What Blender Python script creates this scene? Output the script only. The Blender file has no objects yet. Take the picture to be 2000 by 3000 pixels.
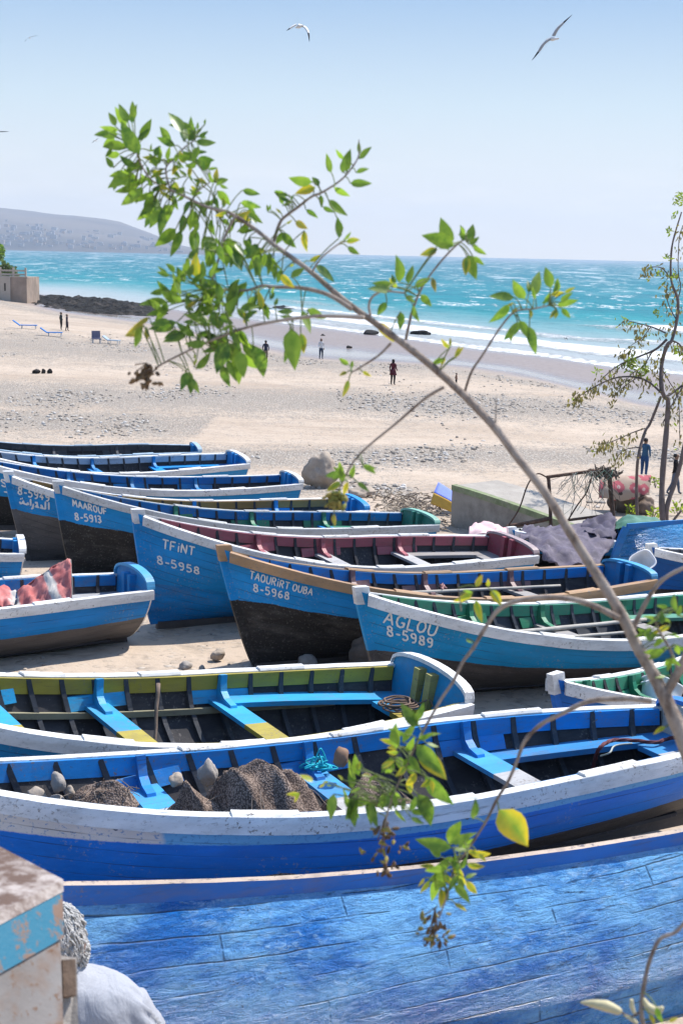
import bpy, bmesh, math, random
import numpy as np
from mathutils import Vector, Matrix, noise as mnoise
# ---------------------------------------------------------------- camera, sky, sun, exposure
S = bpy.context.scene
COL = S.collection
F = 4167.0; CAMZ = 9.0
PIT = math.radians(10.27); ROL = math.radians(1.28)
_f = Vector((0, math.cos(PIT), -math.sin(PIT))); _u0 = Vector((0, math.sin(PIT), math.cos(PIT))); _r0 = Vector((1, 0, 0))
_R = _r0*math.cos(ROL) + _u0*math.sin(ROL); _U = -_r0*math.sin(ROL) + _u0*math.cos(ROL)
CAM = Vector((0, 0, CAMZ))
cd = bpy.data.cameras.new('camera'); cam = bpy.data.objects.new('camera', cd); COL.objects.link(cam); S.camera = cam
cam.matrix_world = Matrix(((_R.x, _U.x, -_f.x, 0), (_R.y, _U.y, -_f.y, 0), (_R.z, _U.z, -_f.z, CAMZ), (0, 0, 0, 1)))
cd.sensor_fit = 'VERTICAL'; cd.sensor_height = 36.0; cd.lens = 50.0; cd.clip_start = .1; cd.clip_end = 60000
cd.dof.use_dof = True; cd.dof.focus_distance = 17.0; cd.dof.aperture_fstop = 8.0
SUN = Vector((.55, .47, 1.06)).normalized()
sun_el = math.asin(SUN.z); sun_az = math.atan2(SUN.x, SUN.y)
W = bpy.data.worlds.new('World'); S.world = W; W.use_nodes = True
nt = W.node_tree; nt.nodes.clear()
sky = nt.nodes.new('ShaderNodeTexSky'); sky.sky_type = 'NISHITA'; sky.sun_disc = False
sky.sun_elevation = sun_el; sky.sun_rotation = sun_az; sky.altitude = 0; sky.air_density = 1.0; sky.dust_density = .3; sky.ozone_density = 2.5
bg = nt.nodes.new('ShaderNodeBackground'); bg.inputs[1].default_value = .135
wo = nt.nodes.new('ShaderNodeOutputWorld')
# thin bank of low cloud in the sky just above the horizon
tc = nt.nodes.new('ShaderNodeTexCoord'); mp = nt.nodes.new('ShaderNodeMapping'); mp.inputs['Scale'].default_value = (9, 9, 42)
nz = nt.nodes.new('ShaderNodeTexNoise'); nz.inputs['Scale'].default_value = 1.6; nz.inputs['Detail'].default_value = 7; nz.inputs['Roughness'].default_value = .55
nt.links.new(tc.outputs['Generated'], mp.inputs['Vector']); nt.links.new(mp.outputs[0], nz.inputs['Vector'])
rp = nt.nodes.new('ShaderNodeValToRGB'); rp.color_ramp.elements[0].position = .47; rp.color_ramp.elements[1].position = .68
nt.links.new(nz.outputs[0], rp.inputs[0])
sx = nt.nodes.new('ShaderNodeSeparateXYZ'); nt.links.new(tc.outputs['Generated'], sx.inputs[0])
band = nt.nodes.new('ShaderNodeValToRGB'); cr = band.color_ramp
cr.elements[0].position = .0; cr.elements[0].color = (.2, .2, .2, 1); cr.elements[1].position = .075; cr.elements[1].color = (0, 0, 0, 1)
e = cr.elements.new(.028); e.color = (.62, .62, .62, 1)
nt.links.new(sx.outputs[2], band.inputs[0])
mul = nt.nodes.new('ShaderNodeMath'); mul.operation = 'MULTIPLY'; nt.links.new(rp.outputs[0], mul.inputs[0]); nt.links.new(band.outputs[0], mul.inputs[1])
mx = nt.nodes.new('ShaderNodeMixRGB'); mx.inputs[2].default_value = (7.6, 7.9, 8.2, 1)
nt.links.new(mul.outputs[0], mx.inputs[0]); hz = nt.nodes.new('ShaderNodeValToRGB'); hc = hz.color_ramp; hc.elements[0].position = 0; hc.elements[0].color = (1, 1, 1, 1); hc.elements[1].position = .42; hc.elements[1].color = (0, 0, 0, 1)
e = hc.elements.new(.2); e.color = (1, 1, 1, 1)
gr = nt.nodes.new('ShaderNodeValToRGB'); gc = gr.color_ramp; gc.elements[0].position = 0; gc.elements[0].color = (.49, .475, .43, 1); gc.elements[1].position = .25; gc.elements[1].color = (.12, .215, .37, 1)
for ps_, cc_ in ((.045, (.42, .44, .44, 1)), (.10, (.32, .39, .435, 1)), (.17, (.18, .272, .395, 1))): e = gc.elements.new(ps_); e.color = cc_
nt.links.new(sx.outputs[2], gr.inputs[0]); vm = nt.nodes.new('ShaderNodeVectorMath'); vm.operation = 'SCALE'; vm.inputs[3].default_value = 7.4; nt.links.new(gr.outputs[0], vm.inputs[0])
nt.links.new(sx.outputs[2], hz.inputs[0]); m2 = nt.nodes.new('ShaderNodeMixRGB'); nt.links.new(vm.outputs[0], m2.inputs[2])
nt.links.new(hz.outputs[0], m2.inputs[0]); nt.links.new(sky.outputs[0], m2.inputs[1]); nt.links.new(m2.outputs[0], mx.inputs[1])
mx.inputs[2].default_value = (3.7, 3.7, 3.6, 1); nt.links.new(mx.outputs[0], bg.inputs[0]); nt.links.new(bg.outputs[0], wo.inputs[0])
sd = bpy.data.lights.new('sun', 'SUN'); sd.energy = 3.3; sd.angle = math.radians(.53); sd.color = (1.0, .95, .88)
so = bpy.data.objects.new('sun', sd); COL.objects.link(so); so.rotation_euler = (-SUN).to_track_quat('-Z', 'Y').to_euler()
S.view_settings.view_transform = 'Standard'; S.view_settings.look = 'None'; S.view_settings.exposure = 1.1; S.view_settings.gamma = 1
S.cycles.use_denoising = True; S.cycles.max_bounces = 6; S.cycles.diffuse_bounces = 3; S.cycles.glossy_bounces = 3
S.cycles.transmission_bounces = 3; S.cycles.transparent_max_bounces = 6; S.cycles.caustics_reflective = False; S.cycles.caustics_refractive = False
S.cycles.sample_clamp_indirect = 6
rng = random.Random(7)
# ---------------------------------------------------------------- helpers
def ray(px, py): return _f + _R*((px-1000)/F) + _U*((1500-py)/F)
def PX(px, py, d): return CAM + ray(px, py)*d            # world point seen at a photo pixel, d metres deep
def hitz(px, py, z):
    d = ray(px, py); return CAM + d*((z-CAMZ)/d.z)
def tag(o, label=None, cat=None, group=None, kind=None):
    if label: o['label'] = label
    if cat: o['category'] = cat
    if group: o['group'] = group
    if kind: o['kind'] = kind
    return o
def empty(name, loc=(0, 0, 0), rz=0.0, mw=None):
    o = bpy.data.objects.new(name, None); COL.objects.link(o); o.empty_display_size = .2
    if mw is not None: o.matrix_world = mw
    else: o.location = loc; o.rotation_euler = (0, 0, rz)
    return o
class MB:
    def __init__(s): s.v = []; s.f = []; s.m = []; s.uv = {}; s.c = None
    def add(s, vs, fs, mi=0):
        n = len(s.v); s.v += [tuple(p) for p in vs]
        for f in fs: s.f.append(tuple(n+i for i in f)); s.m.append(mi)
        return n
    def box(s, c, size, M=None, mi=0, taper=1.0):
        hx, hy, hz = size[0]/2, size[1]/2, size[2]/2; P = []
        for z in (-1, 1):
            k = 1 if z < 0 else taper
            for x, y in ((-1, -1), (1, -1), (1, 1), (-1, 1)):
                p = Vector((x*hx*k, y*hy*k, z*hz))
                if M is not None: p = M @ p
                P.append(p+Vector(c))
        return s.add(P, [(3, 2, 1, 0), (4, 5, 6, 7), (0, 1, 5, 4), (1, 2, 6, 5), (2, 3, 7, 6), (3, 0, 4, 7)], mi)
    def loft(s, rings, closed=True, cap=True, mi=0):
        n = len(rings[0]); vs = [p for r in rings for p in r]; fs = []
        for i in range(len(rings)-1):
            for j in range(n if closed else n-1):
                k = (j+1) % n; fs.append((i*n+j, i*n+k, (i+1)*n+k, (i+1)*n+j))
        if cap and closed:
            fs.append(tuple(reversed(range(n)))); fs.append(tuple((len(rings)-1)*n+j for j in range(n)))
        return s.add(vs, fs, mi)
    def tube(s, path, rad, seg=8, mi=0):
        path = [Vector(p) for p in path]; n = len(path)
        if not hasattr(rad, '__len__'): rad = [rad]*n
        rings = []; up = Vector((.3, .2, 1))
        for i, p in enumerate(path):
            t = (path[min(i+1, n-1)]-path[max(i-1, 0)])
            if t.length < 1e-9: t = Vector((0, 0, 1))
            t.normalize(); a = up-t*up.dot(t)
            if a.length < 1e-3: a = Vector((1, 0, 0))-t*t.x
            a.normalize(); b = t.cross(a); up = a
            rings.append([p+(a*math.cos(q)+b*math.sin(q))*rad[i] for q in [2*math.pi*k/seg for k in range(seg)]])
        return s.loft(rings, mi=mi)
    def build(s, name, mats, parent=None, smooth=False, link=True):
        me = bpy.data.meshes.new(name); me.from_pydata(s.v, [], s.f)
        for m in (mats if isinstance(mats, (list, tuple)) else [mats]): me.materials.append(m)
        if any(s.m): me.polygons.foreach_set('material_index', s.m)
        if smooth: me.polygons.foreach_set('use_smooth', [True]*len(me.polygons))
        for un, per in s.uv.items():
            L = me.uv_layers.new(name=un)
            li = np.zeros(len(me.loops), dtype=np.int32); me.loops.foreach_get('vertex_index', li)
            L.data.foreach_set('uv', np.asarray(per, dtype=np.float32)[li].ravel())
        if s.c is not None:
            for an, arr in s.c.items():
                A = me.color_attributes.new(an, 'FLOAT_COLOR', 'POINT'); A.data.foreach_set('color', np.asarray(arr, dtype=np.float32).ravel())
        me.update(); o = bpy.data.objects.new(name, me); COL.objects.link(o)
        if parent: o.parent = parent
        return o
def smoothpath(pts, n=4):
    pts = [Vector(p) for p in pts]; out = []
    for i in range(len(pts)-1):
        p0 = pts[max(i-1, 0)]; p1 = pts[i]; p2 = pts[i+1]; p3 = pts[min(i+2, len(pts)-1)]
        for k in range(n):
            t = k/n
            out.append(.5*((2*p1)+(p2-p0)*t+(2*p0-5*p1+4*p2-p3)*t*t+(3*p1-p0-3*p2+p3)*t**3))
    out.append(pts[-1]); return out
def fbm(x, y, z=0.0, o=4): return mnoise.fractal(Vector((x, y, z)), 1.0, 2.0, o)
# ---------------------------------------------------------------- materials
class N:
    def __init__(s, name):
        s.m = bpy.data.materials.new(name); s.m.use_nodes = True; s.t = s.m.node_tree
        s.b = s.t.nodes['Principled BSDF']; s.o = s.t.nodes['Material Output']; s.L = s.t.links.new
    def n(s, t, **k):
        x = s.t.nodes.new('ShaderNode'+t)
        for a, b in k.items(): setattr(x, a, b)
        return x
    def set(s, x, i, v):
        if isinstance(v, bpy.types.NodeSocket): s.L(v, x.inputs[i])
        elif isinstance(v, (tuple, list)) and len(v) == 3 and x.inputs[i].type == 'RGBA': x.inputs[i].default_value = (*v, 1)
        else: x.inputs[i].default_value = v
    def co(s, kind='Object', scale=(1, 1, 1), rot=(0, 0, 0)):
        if kind == 'World': c = s.n('NewGeometry').outputs['Position']
        else: c = s.n('TexCoord').outputs[kind]
        m = s.n('Mapping'); s.L(c, m.inputs[0]); m.inputs['Scale'].default_value = scale; m.inputs['Rotation'].default_value = rot; return m.outputs[0]
    def noise(s, co, scale=5, det=4, rough=.55, dist=0.0):
        x = s.n('TexNoise'); s.L(co, x.inputs['Vector']); x.inputs['Scale'].default_value = scale; x.inputs['Detail'].default_value = det
        x.inputs['Roughness'].default_value = rough; x.inputs['Distortion'].default_value = dist; return x.outputs[0]
    def vor(s, co, scale=5, feat='F1', out='Distance'):
        x = s.n('TexVoronoi', feature=feat); s.L(co, x.inputs['Vector']); x.inputs['Scale'].default_value = scale; return x.outputs[out]
    def step(s, v, a, b):
        x = s.n('MapRange'); s.set(x, 0, v); x.inputs[1].default_value = a; x.inputs[2].default_value = b; return x.outputs[0]
    def math(s, op, a, b=0.0):
        x = s.n('Math', operation=op); s.set(x, 0, a); s.set(x, 1, b); return x.outputs[0]
    def mix(s, f, a, b, mode='MIX'):
        x = s.n('MixRGB', blend_type=mode); s.set(x, 0, f); s.set(x, 1, a); s.set(x, 2, b); return x.outputs[0]
    def ramp(s, v, stops):
        x = s.n('ValToRGB'); c = x.color_ramp; s.L(v, x.inputs[0])
        while len(c.elements) < len(stops): c.elements.new(.5)
        for e, (p, col) in zip(c.elements, stops): e.position = p; e.color = (*col, 1) if len(col) == 3 else col
        return x.outputs[0]
    def bump(s, h, st=.3, d=.02, nrm=None):
        x = s.n('Bump'); s.set(x, 'Height', h); x.inputs['Strength'].default_value = st; x.inputs['Distance'].default_value = d
        if nrm is not None: s.L(nrm, x.inputs['Normal'])
        return x.outputs[0]
    def fin(s, col, rough=.6, nrm=None, spec=None, **k):
        s.set(s.b, 'Base Color', col); s.set(s.b, 'Roughness', rough)
        if nrm is not None: s.L(nrm, s.b.inputs['Normal'])
        if spec is not None: s.set(s.b, 'Specular IOR Level', spec)
        for a, v in k.items(): s.set(s.b, a, v)
        return s.m
def dk(c, k): return tuple(x*k for x in c)
WHITE = (.72, .71, .68); WOOD = (.19, .15, .12); GREYW = (.30, .28, .26)
_pc = {}
def paint(col, wear=.35, under=None, rough=.5, grain=1.0, dirt=.35):
    """brushed, chipped boat paint over weathered wood; x runs along the boat"""
    key = (col, wear, under, rough, grain, dirt)
    if key in _pc: return _pc[key]
    m = N('paint'); c = m.co('Object', (1, 1, 1)); cs = m.co('Object', (.35, 1.6, 1.6))
    big = m.noise(cs, 2.2, 5, .6); fine = m.noise(m.co('Object', (1.2, 9, 9)), 6, 5, .65); chip = m.noise(c, 26, 6, .7); patch = m.noise(c, 2.7, 3)
    base = m.mix(m.step(big, .3, .7), dk(col, .78), dk(col, 1.16))
    base = m.mix(m.math('MULTIPLY', m.step(fine, .52, .8), .25), base, dk(col, .5))
    und = under or WOOD
    thr = m.math('MULTIPLY', m.step(chip, .575, .615), m.step(patch, .62-.26*wear, .72-.2*wear))
    base = m.mix(m.math('MULTIPLY', thr, min(1, wear*2.2)), base, und)
    crack = m.step(m.noise(m.co('Object', (.6, 16, 16)), 3.2, 5, .75), .60, .625)
    base = m.mix(m.math('MULTIPLY', crack, .6*wear+.15), base, dk(und, .35))
    d = m.step(m.noise(m.co('Object', (.8, .8, 2.2)), 3.1, 6, .72), .48, .68)
    base = m.mix(m.math('MULTIPLY', d, dirt), base, dk(und, .8))
    h = m.math('ADD', m.math('MULTIPLY', fine, .6*grain), m.math('MULTIPLY', chip, .5)); h = m.math('SUBTRACT', h, m.math('MULTIPLY', crack, .6))
    _pc[key] = m.fin(base, m.math('ADD', m.math('MULTIPLY', chip, .25), rough-.1), m.bump(h, .32, .008), .35); return _pc[key]
def hullpaint(name, top, bot, split, strake=None, seam=.135, wob=.03, rough=.42, botwear=.3, weed=.0):
    """hull planking: top colour, bottom colour below u=split (UV map 'station': x, u; 'girth': x, girth in m)"""
    m = N(name); uv = m.n('UVMap', uv_map='station').outputs[0]; gv = m.n('UVMap', uv_map='girth').outputs[0]
    sx = m.n('SeparateXYZ'); m.L(uv, sx.inputs[0]); sg = m.n('SeparateXYZ'); m.L(gv, sg.inputs[0])
    c = m.co('Object'); cs = m.co('Object', (.3, 1.5, 1.5)); u = sx.outputs[1]
    wv = m.math('MULTIPLY', m.math('SUBTRACT', m.noise(c, 1.3, 3), .5), wob*2.4); wv2 = m.math('MULTIPLY', m.math('SUBTRACT', m.noise(c, 30, 3), .5), .012)
    uu = m.math('ADD', m.math('ADD', u, wv), wv2)
    big = m.noise(cs, 2.0, 6, .62); fine = m.noise(m.co('Object', (1.0, 10, 10)), 5, 5, .65); chip = m.noise(c, 30, 6, .72); patch = m.noise(c, 1.9, 4)
    t = m.mix(m.step(big, .3, .72), dk(top, .72), dk(top, 1.18)); t = m.mix(m.math('MULTIPLY', m.step(fine, .5, .8), .3), t, dk(top, .55))
    t = m.mix(m.math('MULTIPLY', m.step(chip, .57, .61), m.math('MULTIPLY', m.step(patch, .48, .6), .7)), t, (.22, .26, .31))
    b = m.mix(m.step(big, .3, .72), dk(bot, .6), dk(bot, 1.5)); b = m.mix(m.math('MULTIPLY', m.step(m.noise(cs, 3.7, 6, .7), .5, .8), .5), b, (.16, .14, .125))
    b = m.mix(m.math('MULTIPLY', m.step(chip, .57, .62), botwear), b, (.24, .22, .2))
    col = m.mix(m.step(uu, split-.002, split+.002), b, t)
    if strake:
        sc, su, sc2, xs_ = strake; xe_ = m.step(m.math('ADD', sx.outputs[0], m.math('MULTIPLY', m.noise(c, 2, 3), .5)), xs_, xs_+.06); w = m.mix(xe_, sc2, sc); w = m.mix(m.step(big, .35, .7), m.mix(1, w, (.8, .8, .8), 'MULTIPLY'), w); w = m.mix(m.math('MULTIPLY', m.step(chip, .57, .60), .75), w, (.06, .20, .42))
        col = m.mix(m.step(m.math('ADD', u, m.math('MULTIPLY', wv2, 1.3)), su-.004, su+.004), col, w)
    g = m.math('ADD', sg.outputs[1], m.math('MULTIPLY', m.noise(c, .7, 2), .03))
    fr = m.math('FRACT', m.math('DIVIDE', g, seam)); tri = m.math('ABSOLUTE', m.math('SUBTRACT', fr, .5)); line = m.step(tri, .448, .5)
    col = m.mix(m.math('MULTIPLY', line, m.step(m.noise(c, 2.3, 3), .36, .56)), col, m.mix(.75, col, (.015, .015, .02)))
    drip = m.math('MULTIPLY', m.step(m.noise(m.co('Object', (9, 9, .7)), 1.6, 4, .6), .56, .66), m.step(m.noise(c, 1.1, 4), .46, .62)); col = m.mix(m.math('MULTIPLY', drip, .40), col, m.mix(.5, col, (.10, .065, .05)))
    nail = m.vor(m.co('Object', (1.0, .001, 2.2)), 3.1); col = m.mix(m.math('MULTIPLY', m.step(nail, .035, .02), .7), col, (.12, .06, .035))
    fade = m.step(m.noise(m.co('Object', (.8, .8, 3)), 2.4, 5, .7), .52, .85)
    col = m.mix(m.math('MULTIPLY', fade, .10), col, (.25, .27, .3))
    h = m.math('SUBTRACT', m.math('ADD', m.math('MULTIPLY', fine, .5), m.math('MULTIPLY', chip, .35)), m.math('MULTIPLY', line, .9))
    return m.fin(col, m.math('ADD', m.math('MULTIPLY', chip, .25), rough-.02), m.bump(h, .35, .01), .25)
def plain(name, col, rough=.7, var=.2, scale=8, bump=.3, spec=.3, kind='Object', bd=.01, col2=None, c2=(.5, .7)):
    m = N(name); c = m.co(kind); n1 = m.noise(c, scale, 5, .6); n2 = m.noise(c, scale*6, 4, .6)
    base = m.mix(m.step(n1, .3, .7), dk(col, 1-var), dk(col, 1+var))
    if col2: base = m.mix(m.step(m.noise(c, scale*.6, 6, .7), *c2), base, col2)
    base = m.mix(m.math('MULTIPLY', m.step(n2, .5, .75), .3), base, dk(col, .6))
    return m.fin(base, rough, m.bump(m.math('ADD', n1, m.math('MULTIPLY', n2, .5)), bump, bd), spec)
# ---------------------------------------------------------------- terrain
GY = [-30, 0, 4, 8, 12, 16, 19.3, 21.7, 25.5, 27.4, 30.8, 34.4, 39.6, 46, 60]
GZ = [5.6, 5.0, 4.7, 4.36, 3.98, 3.68, 3.54, 3.47, 3.25, 3.1, 2.97, 2.8, 2.4, 1.95, 1.3]
SX = [-400, -130, -60, -40, -26, -18, -4, 5, 13, 19, 23, 28, 60, 110, 400]
SY = [520, 330, 285, 245, 222, 205, 181, 162, 144, 134, 123, 116, 92, 80, 75]
WX = [-400, -130, -60, -40, -22, -14, -7, -2, 4, 10, 14, 16, 18, 20, 30, 60, 400]
WY = [400, 250, 215, 190, 165, 147, 129, 121, 118, 112, 105, 96, 87, 83, 74, 68, 66]
def terrain(x, y):
    ys = np.interp(x, SX, SY); yw = np.interp(x, WX, WY)
    if y < 60: z = np.interp(y, GY, GZ)
    elif y < yw: z = 1.3-(1.3-.3)*(y-60)/(yw-60)
    elif y < ys: z = .3*(1-(y-yw)/(ys-yw))
    else: z = -(y-ys)*.06
    if y > 55: z += 1.05*math.exp(-((x+34)/13)**2-((y-135)/38)**2) + 1.9*math.exp(-((x+54)/14)**2-((y-196)/26)**2)
    dry = 1.0 if y < yw-12 else (0.0 if y > yw else (yw-y)/12)
    z += dry*(.07*fbm(x*.12, y*.12, 3) + (.022*fbm(x*.9, y*.9, 9) if y < 70 else 0))
    return float(max(z, -6))
def ground(px, py, y0=1.0):
    d = ray(px, py); lo = y0; t = y0
    while t < 900:
        p = CAM+d*t
        if p.z < terrain(p.x, p.y):
            a, b = t*.985-.05, t
            for _ in range(18):
                mdd = (a+b)/2; q = CAM+d*mdd
                if q.z < terrain(q.x, q.y): b = mdd
                else: a = mdd
            return CAM+d*b
        t = t*1.012+.02
    return CAM+d*t
def grid(xs, ys, zf, name, mat, attr=None, smooth=True):
    b = MB(); nx = len(xs); cs = []
    for y in ys:
        for x in xs:
            b.v.append((x, y, zf(x, y)));
            if attr: cs.append(attr(x, y))
    for j in range(len(ys)-1):
        for i in range(nx-1):
            k = j*nx+i; b.f.append((k, k+1, k+nx+1, k+nx)); b.m.append(0)
    if attr: b.c = {'zone': cs}
    return b.build(name, mat, smooth=smooth)
def grow(a, b, d0, k):
    r = [a]; d = d0
    while r[-1] < b: r.append(min(b, r[-1]+d)); d *= k
    return r
m = N('sand'); w = m.co('World'); at = m.n('VertexColor', layer_name='zone'); sp = m.n('SeparateColor'); m.L(at.outputs[0], sp.inputs[0])
wet, gravel, film = sp.outputs[0], sp.outputs[1], sp.outputs[2]
n1 = m.noise(w, .35, 5); n2 = m.noise(w, 2.4, 6, .65); tramp = m.noise(m.co('World', (.05, .14, 1)), 1.0, 6, .62, .5); trk = m.noise(m.co('World', (.03, .9, 1), (0, 0, .12)), 1.0, 4, .6, .3); n3 = m.noise(w, 14, 5, .7)
sandc = m.mix(m.step(n1, .3, .7), (.40, .315, .235), (.47, .38, .295)); sandc = m.mix(m.math('MULTIPLY', m.step(n2, .5, .75), .45), sandc, (.265, .205, .15))
sandc = m.mix(m.math('MULTIPLY', m.step(tramp, .46, .64), .55), sandc, (.29, .22, .16)); sandc = m.mix(m.math('MULTIPLY', m.step(trk, .60, .68), .35), sandc, (.24, .185, .13))
foot = m.step(m.noise(m.co('World', (.8, 1.0, 1)), 2.1, 2, .5), .60, .70); sandc = m.mix(m.math('MULTIPLY', foot, .22), sandc, (.22, .17, .125))
st = m.vor(w, 9, out='Color'); stb = m.n('SeparateColor'); m.L(st, stb.inputs[0]); sd1 = m.vor(w, 9)
stone = m.ramp(stb.outputs[0], [(0, (.25, .21, .17)), (.35, (.35, .30, .24)), (.7, (.40, .36, .305)), (1, (.50, .46, .40))])
stone = m.mix(m.step(sd1, .32, .52), stone, (.23, .195, .16))
gm = m.math('ADD', m.math('MULTIPLY', gravel, 1.0), m.math('MULTIPLY', m.math('SUBTRACT', m.noise(w, .5, 5, .65), .5), 1.5)); gm = m.step(m.math('ADD', gm, m.math('MULTIPLY', m.math('SUBTRACT', stb.outputs[1], .5), .8)), .22, .66)
drycol = m.mix(gm, sandc, stone)
wetcol = m.mix(m.step(n2, .35, .7), (.19, .145, .12), (.255, .205, .175))
col = m.mix(wet, drycol, wetcol); rg = m.math('SUBTRACT', .92, m.math('MULTIPLY', wet, .42)); rg = m.math('SUBTRACT', rg, m.math('MULTIPLY', film, .42))
hh = m.math('ADD', m.math('MULTIPLY', n3, .5), m.math('ADD', n2, m.math('MULTIPLY', gm, m.math('MULTIPLY', m.math('SUBTRACT', .5, sd1), 2.5))))
hh = m.math('SUBTRACT', hh, m.math('MULTIPLY', foot, .7)); hh = m.math('MULTIPLY', hh, m.math('SUBTRACT', 1.0, m.math('MULTIPLY', film, .97)))
SAND = m.fin(col, rg, m.bump(hh, .55, .06), .35)
def zone(x, y):
    yw = float(np.interp(x, WX, WY)); ys = float(np.interp(x, SX, SY)); j = 4*fbm(x*.06, y*.06, 5)
    wv = min(1, max(0, (y-(yw-5)+j)/7)); f = (y-yw+j*.6)/max(1, ys-yw)
    fl = math.exp(-((f-.17)/.16)**2) if f > -.1 else 0
    fl = max(fl, .8*math.exp(-((f-.98)/.10)**2))
    g = .1
    g = max(g, 1.0*math.exp(-((y-78-.05*x)/9)**2)*(1 if x < 12 else .9), .95*math.exp(-((y-52-.25*x)/4.5)**2), .8*math.exp(-((y-41)/3.0)**2)*(1 if x < 2 else .4), .8*math.exp(-((y-115)/16)**2))
    if x < -6: g = max(g, .9*math.exp(-((y-64)/7)**2))
    g = max(g, .75*math.exp(-((y-yw+6)/5)**2))
    if y < 36: g = .05
    return (wv, g*(1-wv), min(1, fl)*wv, 1)
xs = sorted(set([-x for x in grow(0, 420, .35, 1.018)]+grow(0, 420, .35, 1.018))); ys_ = [-30, -20, -10, -5, 0]+grow(2, 560, .3, 1.0135)
tag(grid(xs, ys_, terrain, 'beach', SAND, zone), kind='structure')
# ---------------------------------------------------------------- sea
def shore_d(x, y): return (y-float(np.interp(x, SX, SY)))*.72
RIDGE = [(3, .14, 2.4, 1.0), (10, .40, 4.2, 1.1), (20, .36, 4.6, 1.0), (33, .24, 3.6, .7), (60, .85, 5.2, 1.25), (84, .3, 3.0, .2)]
def wave(x, y):
    d = shore_d(x, y); a = x*.9+y*.35; z = .0; fo = 0.0
    if d < -3: return 0.0, 0.0
    for i, (d0, h, wd, fm) in enumerate(RIDGE):
        dd = d0+5.5*fbm(a*.018, i*7.3, 1, 3)+1.3*fbm(a*.11, i*3.1, 2, 2); q = (d-dd)/wd
        k = max(0.0, min(1.0, .62+1.3*fbm(a*.045, i*11.7, 4, 3)))*min(1, max(0, (x+24)/16))
        z += h*k*math.exp(-(q if q < 0 else q*.65)**2*1.6)
        if -3.2 < q < .9: fo = max(fo, fm*k*(1.2 if q < .25 else .5)*max(0, 1-abs(q+.2)/ (2.6 if q < 0 else 1.0)))
    z += .09*fbm(a*.2, d*.55, 7, 3)*min(1, max(0, d/30))+.22*fbm(x*.09, y*.16, 8, 4)*min(1, max(0, d/60))
    if 0 <= d < 60: fo = max(fo, min(1, max(.25, (x+24)/16))*.36*(1-d/90)*(.5+.9*fbm(x*.06, y*.10, 6, 4)))
    if d < 1.5: fo = max(fo, .75*min(1, max(.3, (x+24)/16)))
    return z, fo
m = N('sea_water'); w = m.co('World'); at = m.n('VertexColor', layer_name='zone'); sp = m.n('SeparateColor'); m.L(at.outputs[0], sp.inputs[0])
foam, dist = sp.outputs[0], sp.outputs[1]
wsm = m.co('World', (.42, .16, 1.0)); ch = m.noise(wsm, .55, 8, .66, .6); sw = m.noise(m.co('World', (.35, .3, 1)), .11, 6, .65)
deep = m.ramp(dist, [(0, (.33, .34, .335)), (.16, (.27, .325, .33)), (.25, (.15, .275, .285)), (.33, (.022, .20, .215)), (.42, (.004, .165, .195)), (.6, (.002, .125, .165)), (1, (.0015, .085, .135))])
deep = m.mix(m.math('MULTIPLY', m.math('MULTIPLY', m.step(ch, .38, .68), .6), m.step(dist, .22, .36)), deep, (.012, .235, .265)); deep = m.mix(m.math('MULTIPLY', m.math('MULTIPLY', m.step(sw, .35, .62), .45), m.step(dist, .2, .36)), deep, (.002, .085, .12))
fn = m.noise(m.co('World', (.7, 1, 1)), 1.4, 7, .72, .8); fm_ = m.step(m.math('ADD', foam, m.math('MULTIPLY', m.math('SUBTRACT', fn, .5), 1.5)), .42, .78)
cap1 = m.step(m.noise(m.co('World', (.15, .045, 1)), 1.0, 9, .62, .7), .56, .60); capn = m.step(m.noise(m.co('World', (.5, .12, 1)), 1.3, 5, .7), .40, .6)
cap = m.math('MULTIPLY', m.math('MULTIPLY', cap1, capn), m.step(dist, .27, .36))
cap2 = m.math('MULTIPLY', m.step(m.noise(m.co('World', (.045, .006, 1), (0, 0, .05)), 1.0, 10, .66, .4), .57, .61), m.step(dist, .45, .8)); cap = m.math('MAXIMUM', cap, m.math('MULTIPLY', cap2, .8))
fa = m.math('MINIMUM', 1.0, m.math('ADD', fm_, m.math('MULTIPLY', cap, .85)))
col = m.mix(fa, deep, (.70, .71, .71))
bh = m.math('ADD', m.math('MULTIPLY', ch, 1.0), m.math('ADD', m.math('MULTIPLY', sw, 2.0), m.math('MULTIPLY', fa, .5)))
SEA = m.fin(col, m.math('ADD', .42, m.math('MULTIPLY', fa, .5)), m.bump(bh, .9, .5), .04)
def seaattr(x, y):
    d = shore_d(x, y); return (wave(x, y)[1], max(0, min(1, (math.log10(max(d, 1)+20)-1.3)/2.2)), 0, 1)
def seaz(x, y):
    k = max(0, min(1, (430-y)/60)); return wave(x, y)[0]*k-.25*(1-k)
xs2 = sorted(set([-x for x in grow(0, 150, .7, 1.004)]+grow(0, 150, .7, 1.004)))
near = grid(xs2, grow(70, 240, .55, 1.0)+grow(240.6, 436, .9, 1.012), seaz, 'sea', SEA, seaattr); tag(near, kind='structure')
far_xs = [-40000, -12000, -5000, -2500, -1200, -600, -300, -150, 0, 150, 300, 600, 1200, 2500, 5000, 12000, 40000]
tag(grid(far_xs, [60, 200, 430, 600, 800, 1200, 2000, 3500, 6000, 12000, 24000, 50000], lambda x, y: -.34, 'sea', SEA, lambda x, y: (0, seaattr(x, y)[1] if y > 300 else .4, 0, 1)), kind='structure')
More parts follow.
